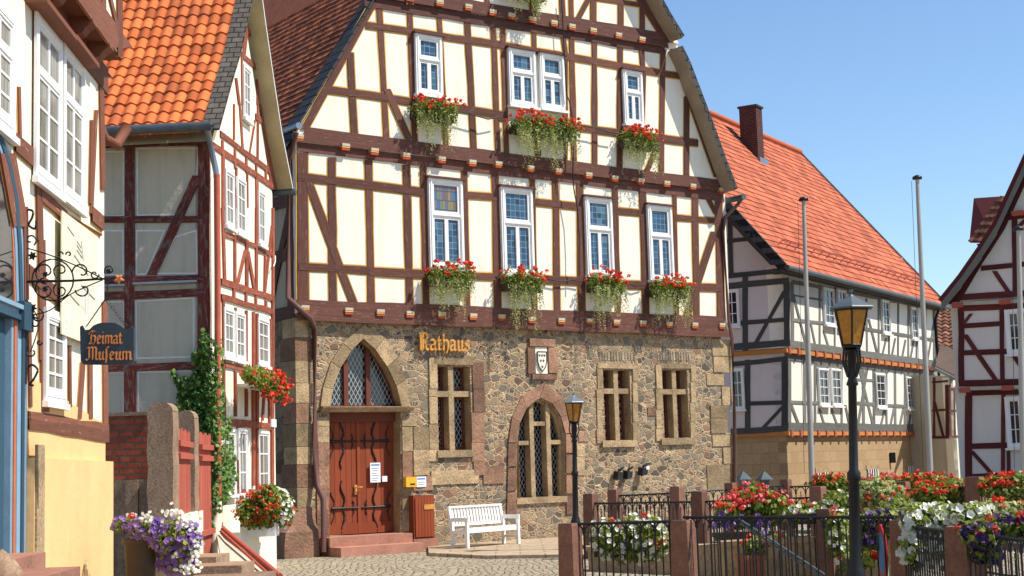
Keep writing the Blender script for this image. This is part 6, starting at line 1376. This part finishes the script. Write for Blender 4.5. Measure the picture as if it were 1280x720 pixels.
# ================================================================== FENCES around the raised bed
posts = {}
def post(key, px, yt, Y, wpx, label):
    T = atY(px, yt, Y); w_ = wpx/pxm(Y)/1.40; zt_ = T.z; m = MB(); rz = radians(-37); a = lambda s_, z: [Vector((T.x, T.y, z))+Vector((cos(rz+pi/4+pi/2*j), sin(rz+pi/4+pi/2*j), 0))*s_ for j in range(4)]
    h = w_*.7071; rows = [a(h*(1.14), -.3), a(h*1.10, zt_*.3), a(h*1.04, zt_*.7), a(h, zt_-.03), a(h*.92, zt_)]
    m.grid(rows, 0, rnd.random(), False, True); m.face(rows[-1], 0, .6); posts[key] = Vector((T.x, T.y, zt_))
    tag(m.build('fence_post', MT['poststone']), label, 'post', 'red sandstone fence posts')
def railing(a, b, drop, label, sp=.078, low=.12, col='iron'):
    A_, B_ = posts[a] if isinstance(a, str) else a, posts[b] if isinstance(b, str) else b
    A2_ = Vector((A_.x, A_.y, A_.z-drop)); B2_ = Vector((B_.x, B_.y, B_.z-drop)); d = B2_-A2_; L = Vector((d.x, d.y)).length; dn = d/L; n = max(4, int(L/sp)); n += n % 2
    m = MB(); m.tube([A2_, B2_], .016, 5); m.tube([Vector((A2_.x, A2_.y, low)), Vector((B2_.x, B2_.y, low))], .016, 5); r_ = L/n
    for i in range(1, n):
        p = A2_+dn*L*i/n; lo = low-.1; m.tube([Vector((p.x, p.y, lo)), Vector((p.x, p.y, p.z-r_*.9 if i % 2 else p.z-.0))], .0085 if i % 2 else .0105, 5)
        if i % 2 == 0:
            m.lathe((p.x, p.y, p.z-r_*1.5), [(.008, 0), (.02, .02), (.02, .05), (.008, .07)], 6)
    for i in range(0, n, 2):
        c0_ = A2_+dn*L*(i+1)/n; m.tube([c0_+dn*(-r_*cos(t_))+Vector((0, 0, -r_*1.6+r_*1.5*sin(t_))) for t_ in [pi*j/8 for j in range(9)]], .009, 5)
    tag(m.build('iron_railing', MT[col]), label, 'railing', 'black iron railings between the sandstone posts')
PL_ = [('A', 712, 654, 17, 29, 'sandstone post at the front left end of the fence beside the cobbles'), ('B', 854, 650, 16.7, 33, 'front sandstone post just right of the white petunia trough'), ('D', 1124, 650, 15.4, 26, 'front post right of the round sign, under the purple flowers'), ('E', 1198, 658, 13.6, 38, 'nearest post, flanked by white and dark purple petunias'), ('F', 1318, 672, 12.2, 36, 'post just cut off at the right edge in the foreground'),
       ('C', 1032, 636, 19, 24, 'post behind the front railing, left of the large lamp'),
       ('G', 738, 617, 27, 19, 'leftmost post of the second fence row'), ('H', 874, 614, 25, 21, 'second row post left of the coral geranium bush'), ('L', 1022, 608, 24, 22, 'second row post below the left flagpole'), ('M', 1128, 602, 23, 20, 'second row post right of the large lamp behind the pale green plants'), ('N', 1218, 596, 20, 26, 'second row post in front of the gabled house corner'), ('S', 1310, 590, 18, 26, 'second row post just beyond the right edge'),
       ('I', 768, 612, 29.5, 18, 'leftmost post of the rear fence row'), ('J', 846, 608, 28.5, 19, 'rear row post close to the second row post, below the floodlights'), ('K', 913, 603.5, 29, 16, 'rear row post at the right corner of the town hall'), ('O', 982, 599, 30, 15, 'rear row post at the left corner of the long house'), ('P', 1081, 596, 29, 13, 'rear row post directly right of the large lamp'), ('Q', 1182, 594, 28, 17, 'rear row post in front of the gap between houses')]
for p_ in PL_: post(*p_)
railing('A', 'B', .01, 'front railing below the white petunia trough'); railing('B', 'D', -.03, 'long front railing running behind the large lamp'); railing('D', 'E', .05, 'front railing behind the cascade of white petunias'); railing('E', 'F', .05, 'front railing at the right edge below the dark purple petunias')
railing(atY(884, 645, 19.6), 'C', .06, 'short railing just behind the long front railing')
railing('G', 'H', .17, 'second row railing above the white petunias', .09); railing('H', 'L', .17, 'second row railing behind the coral geranium bush', .09); railing('L', 'M', .14, 'second row railing behind the large lamp', .09); railing('M', 'N', .13, 'second row railing with the white car behind it', .09); railing('N', 'S', .13, 'second row railing under the tall hanging geraniums', .09)
railing('I', 'J', .12, 'rear railing at the foot of the rubble wall', .1); railing('J', 'K', .12, 'rear railing next to the corner of the town hall', .1); railing('K', 'O', .12, 'rear railing behind the coral geranium bush', .1); railing('O', 'P', .15, 'rear railing in front of the tan stone base', .1); railing('P', 'Q', .15, 'rear railing below the small red geraniums', .1)
m = MB()
for dy in (0, 4): m.tube([atY(918, 645+dy, 18.4), atY(1032, 719+dy*1.5, 17.6)], .013, 6)
tag(m.build('handrail', MT['zinc']), 'sloping pair of thin metal handrails seen through the front railing', 'handrail')
# low walls and trough seen through the bars
def lowwall(x0, y0, Y0, x1, y1, Y1, th, lb, mt='sand'):
    a, b = atY(x0, y0, Y0), atY(x1, y1, Y1); m = MB(); m.prism([(a.x, a.y, -.1), (b.x, b.y, -.1), (b.x, b.y, b.z), (a.x, a.y, a.z)], (0, th, 0)); m.prism([(a.x-.03, a.y-.04, a.z), (b.x+.03, b.y-.04, b.z), (b.x+.03, b.y-.04, b.z+.07), (a.x-.03, a.y-.04, a.z+.07)], (0, th+.08, 0)); tag(m.build('low_wall', MT[mt]), lb, 'wall')
lowwall(736, 689, 24, 905, 687, 22, .3, 'low sandstone wall seen through the front railing'); lowwall(905, 684, 20.5, 1120, 672, 18.5, .3, 'low sandstone wall carrying the flower troughs behind the lamp')
def trough(x0, x1, y0, y1, Y, lb, mt='terracotta'):
    a, b = atY(x0, y1, Y), atY(x1, y0, Y); r = thing('flower_trough', ((a.x+b.x)/2, Y, a.z), 0, lb, 'flower trough', 'flower troughs on the fences'); m = MB(); m.box((a.x, Y, a.z), Vector((b.x-a.x, 0, 0)), Vector((0, .3, 0)), Vector((0, 0, b.z-a.z))); 
    m.box((a.x-.02, Y-.02, b.z-.05), Vector((b.x-a.x+.04, 0, 0)), Vector((0, .34, 0)), Vector((0, 0, .06))); m.build('trough', MT[mt], r); return r
def planting(r, Y, blobs, nl, ls=.03, white=0, red=0, pink=0, purple=0, dp=0, pale=0, up=.3, seed=0, ws=.034, leafm='leaf', trails=0):
    random.seed(seed or int(Y*100+blobs[0][0])); B_ = [(atY(x, y, Y+random.uniform(-.1, .15)), Vector((rx/pxm(Y), .22, ry/pxm(Y)))) for x, y, rx, ry in blobs]
    lm = MB(); bl = []
    mm = {kx: MB() for kx in 'wrpud'}
    if white: bl.append((mm['w'], white, ws, 'b', up))
    if red: bl.append((mm['r'], red, .036, 'c', up))
    if pink: bl.append((mm['p'], pink, .04, 'c', up))
    if purple: bl.append((mm['u'], purple, .032, 'b', up))
    if dp: bl.append((mm['d'], dp, .042, 'b', up))
    mass(B_, nl, bl, lm, ls); lm.build('foliage', MT[leafm], r)
    for kx, mt, nm in (('w', 'whitefl', 'white_blossoms'), ('r', 'red', 'red_blossoms'), ('p', 'pink', 'coral_blossoms'), ('u', 'purple', 'violet_blossoms'), ('d', 'dpurple', 'dark_blossoms')):
        if mm[kx].f: mm[kx].build(nm, MT[mt], r)
    if trails:
        tm = MB()
        for i in range(trails):
            c_, rr_ = random.choice(B_); trail(tm, c_+Vector((random.uniform(-1, 1)*rr_.x, -.22, -rr_.z*.1)), random.uniform(.3, .9)*rr_.z*2, Vector((0, -1, 0)), .024, random.random())
        tm.build('trailing_stems', MT['leafpale'], r)
r = trough(745, 830, 688, 697, 17.25, 'long white petunia trough on the front railing', 'potbrown'); planting(r, 17.15, [(757, 672, 22, 22), (785, 667, 26, 24), (815, 672, 24, 26), (790, 690, 40, 14)], 2600, .026, white=150, red=6, up=.2, ws=.036)
r = trough(895, 985, 665, 676, 22, 'large coral and red geranium bush behind the front railing', 'potbrown'); planting(r, 22, [(912, 640, 20, 15), (940, 632, 30, 24), (968, 636, 20, 20), (938, 650, 40, 12)], 3400, .034, white=6, red=95, pink=60, up=.75); 
random.seed(4); mm_ = MB(); 
for i in range(26): bloom(mm_, atY(random.uniform(892, 960), random.gauss(652, 5), 21.7), Vector((0, -1, .2))+rv()*.4, .05, random.random())
mm_.build('dark_blossoms', MT['purple'], r)
r = trough(926, 985, 694, 730, 20, 'terracotta trough with sparse red geraniums on the ground behind the front railing'); planting(r, 20, [(950, 682, 24, 12), (975, 680, 14, 12)], 900, .03, red=12, up=.5)
r = trough(990, 1055, 648, 656, 19.7, 'white petunias hanging left of and behind the large lamp', 'potbrown'); planting(r, 19.5, [(1000, 642, 20, 12), (1022, 640, 18, 12), (1050, 640, 14, 22), (1054, 678, 10, 34), (1046, 625, 16, 12)], 2600, .03, white=75, red=9, up=.3, ws=.04)
r = trough(1020, 1060, 610, 616, 24.4, 'dark green plants with small red geraniums below the left flagpole', 'potbrown'); planting(r, 24.4, [(1040, 606, 28, 13)], 1500, .035, red=26, up=.8)
r = trough(1078, 1126, 630, 640, 22.4, 'pale green trailing plants with a few red geraniums between lamp and second row post', 'potbrown'); planting(r, 22.4, [(1092, 618, 22, 20), (1112, 620, 22, 18), (1100, 636, 26, 12)], 3000, .034, red=26, up=.4, leafm='leafpale')
r = trough(1085, 1120, 600, 606, 26.5, 'small coral geraniums in front of the barred cellar window', 'potbrown'); planting(r, 26.5, [(1100, 602, 24, 7)], 500, .035, pink=16, up=.9)
r = trough(1072, 1132, 660, 668, 16.2, 'violet petunias directly right of the large lamp above the round sign', 'potbrown'); planting(r, 16.2, [(1084, 652, 14, 14), (1100, 647, 20, 11), (1122, 645, 16, 9), (1090, 676, 16, 16)], 1700, .028, purple=20, dp=60, up=.5); 
r = trough(1150, 1185, 684, 692, 15.1, 'cascade of large white petunias in front of the nearest post', 'potbrown'); planting(r, 14.9, [(1150, 652, 26, 22), (1180, 645, 28, 16), (1146, 684, 22, 26), (1212, 642, 24, 14), (1172, 678, 20, 24), (1192, 655, 24, 14)], 5200, .028, white=260, red=3, up=.15, ws=.044)
r = trough(1226, 1282, 680, 688, 13.6, 'dark purple petunias with a few red blossoms right of the nearest post', 'potbrown'); planting(r, 13.3, [(1222, 668, 24, 16), (1250, 660, 30, 18), (1280, 655, 22, 18), (1232, 692, 18, 14)], 2400, .028, dp=90, red=9, up=.2)
r = trough(1150, 1210, 625, 634, 20.6, 'green bank of red geraniums behind the white petunias', 'potbrown'); planting(r, 20.6, [(1160, 618, 22, 14), (1188, 615, 24, 16), (1205, 620, 16, 14)], 2200, .032, red=42, up=.5)
r = trough(1135, 1175, 600, 606, 25.5, 'small red geraniums in front of the tallest flagpole', 'potbrown'); planting(r, 25.5, [(1148, 602, 28, 11), (1176, 604, 20, 10)], 1700, .034, red=40, up=.8)
r = trough(1236, 1290, 640, 650, 18.6, 'tall red geraniums with pale trails hanging at the right edge', 'potbrown'); planting(r, 18.6, [(1245, 608, 22, 14), (1272, 606, 22, 16), (1262, 630, 28, 22), (1266, 655, 20, 22)], 3800, .032, red=75, up=.4, trails=60)
r = trough(1066, 1082, 700, 712, 15.6, 'single red geranium low behind the large lamp', 'potbrown'); planting(r, 15.6, [(1082, 700, 10, 10)], 200, .03, red=4, up=.5)
# round sign edge-on
rs = thing('round_sign', atY(1103, 700, 15.9).xy.to_3d(), 0, 'round red rimmed blue sign seen almost edge on below the violet petunias', 'sign'); c_ = atY(1103, 692, 15.9); th_ = radians(-5); e1 = Vector((sin(th_), -cos(th_), 0))*1.0; nx = Vector((-cos(th_), -sin(th_), 0))
m = MB()
for r0, r1, o_, mi in ((0, .22, .012, 1), (.22, .30, .012, 0)):
    for j in range(32):
        a0, a1 = 2*pi*j/32, 2*pi*(j+1)/32; f_ = lambda r_, a_, s_: c_+e1*r_*cos(a_)+Vector((0, 0, r_*sin(a_)))+nx*s_
        m.face([f_(r0, a0, o_), f_(r1, a0, o_), f_(r1, a1, o_), f_(r0, a1, o_)], mi); m.face([f_(r0, a0, -.012), f_(r0, a1, -.012), f_(r1, a1, -.012), f_(r1, a0, -.012)], 2)
        if r1 > .25: m.face([f_(r1, a0, o_), f_(r1, a0, -.012), f_(r1, a1, -.012), f_(r1, a1, o_)], 0)
m.build('disc', [simple('red sign paint', (.55, .03, .03), .4, .05), MT['bluepaint'], MT['lead']], rs); m = MB(); m.tube([(c_.x+.03, c_.y, 0), (c_.x+.03, c_.y, c_.z)], .025, 8); m.build('pole', MT['poleMetal'], rs)
# parked white car glimpsed through the rear fence
cr = thing('parked_car', atY(1148, 640, 33).xy.to_3d(), 0, 'white parked car, just its side glimpsed through the second row railing', 'car'); c_ = atY(1150, 640, 33); c_.z = 0
prof = [(-2.1, .35), (-2.1, .75), (-1.9, .85), (-1.2, .92), (-.6, 1.2), (.5, 1.22), (1.2, .95), (1.9, .88), (2.1, .7), (2.1, .35)]
m = MB(); m.prism([c_+Vector((a, 0, b*.85)) for a, b in prof][::-1], (0, 1.7, 0)); m.v = [Vector((v.x*1, v.y, v.z)) for v in m.v]; m.build('body', simple('white car paint', (.75, .76, .78), .25, .03, spec=.6), cr)
m = MB(); m.prism([c_+Vector((a, -.01, b*.85)) for a, b in ((-1.1, .93), (-.6, 1.14), (.45, 1.15), (1.0, .95))][::-1], (0, 1.72, 0)); m.build('side_window', MT['glass'], cr)
for a in (-1.35, 1.35):
    m = MB(); m.tube([c_+Vector((a, -.02, .3)), c_+Vector((a, .2, .3))], .3, 18); m.build('wheel', MT['iron'], cr)

# ================================================================== FLOWERS by the left houses
r = thing('flower_pot', atY(176, 720, 15.6).xy.to_3d(), 0, 'large ribbed brown pot overflowing with violet and white flowers beside the yellow plinth', 'flower pot')
c_ = atY(176, 672, 15.6); m = MB(); m.lathe((c_.x, c_.y, 0), [(.11, c_.z-.62), (.13, c_.z-.6), (.165, c_.z-.06), (.185, c_.z-.05), (.185, c_.z), (.16, c_.z), (.15, c_.z-.03)], 20); m.build('pot', MT['potbrown'], r)
m = MB(); m.cbox((c_.x, c_.y, 0), .5, .4, c_.z-.62); m.build('stand', MT['grangate'], r)
planting(r, 15.5, [(160, 655, 20, 9), (188, 660, 24, 14), (214, 672, 26, 24), (222, 698, 24, 22), (236, 675, 14, 22)], 2600, .024, purple=330, up=.1, seed=77, ws=.03)
random.seed(78); wm_ = MB()
for (x, y, sx_, sy_, n_) in ((188, 648, 14, 6, 14), (215, 640, 16, 8, 22), (236, 655, 10, 12, 30), (246, 680, 6, 14, 26), (236, 708, 12, 10, 30), (168, 644, 8, 4, 6), (219, 693, 3, 3, 6), (245, 712, 6, 6, 14)):
    for i in range(n_): leaf(wm_, atY(random.gauss(x, sx_*.6), random.gauss(y, sy_*.6), 15.25+random.random()*.1), Vector((.3, -1, .4))+rv()*.5, .022, random.random())
wm_.build('white_blossoms', MT['whitefl'], r); wm_ = MB(); cluster(wm_, atY(164.5, 646, 15.3), .035, .5, 0, 16, .018); wm_.build('red_blossoms', MT['red'], r)
r = thing('flower_box', atY(330, 668, 25).xy.to_3d(), 0, 'big tub of red and white flowers on the white base wall', 'flower tub')
a, b = atY(300, 664, 25.2), atY(344, 655, 25.2); m = MB(); m.box((a.x, 25.2, a.z-.1), Vector((b.x-a.x, 0, 0)), Vector((0, .4, 0)), Vector((0, 0, .22))); m.build('tub', MT['white'], r)
planting(r, 25.1, [(312, 640, 18, 20), (330, 632, 22, 22), (322, 650, 22, 12), (335, 612, 10, 8)], 2300, .032, red=85, up=.2, seed=91); planting(r, 25.4, [(352, 636, 16, 22), (345, 622, 16, 12)], 900, .028, white=120, red=6, up=.2, seed=92, ws=.034)
m = MB(); p_ = [atY(301, 662, 24.9), atY(345, 660, 26.4)]; m.prism([(p_[0].x, p_[0].y, -.1), (p_[1].x, p_[1].y, -.1), (p_[1].x, p_[1].y, .62), (p_[0].x, p_[0].y, .72)], (-.5, .1, 0)); tag(m.build('base_wall', MT['cream2']), 'white rendered base wall under the big tub of red and white flowers', 'wall')

# fuller greenery between and over the railings
r = trough(1042, 1058, 680, 686, 18.55, 'loose green plants with few white flowers, close to the large lamp on its left', 'potbrown'); planting(r, 18.4, [(1046, 668, 14, 30), (1056, 700, 10, 20)], 1500, .03, white=24, red=5, up=.3, ws=.036)
r = trough(1095, 1125, 664, 672, 17.4, 'bushy green plants with violet flowers between the large lamp and the white cascade', 'potbrown'); planting(r, 17.4, [(1100, 656, 22, 18), (1122, 634, 20, 12), (1132, 668, 12, 26)], 2200, .03, purple=24, red=4, up=.4)
r = trough(1236, 1280, 644, 650, 16.75, 'yellow green plants spilling between the white and the dark purple petunias', 'potbrown'); planting(r, 16.6, [(1232, 640, 24, 14), (1262, 642, 28, 14), (1290, 640, 20, 16)], 2800, .032, white=16, red=18, up=.3, leafm='leafpale')
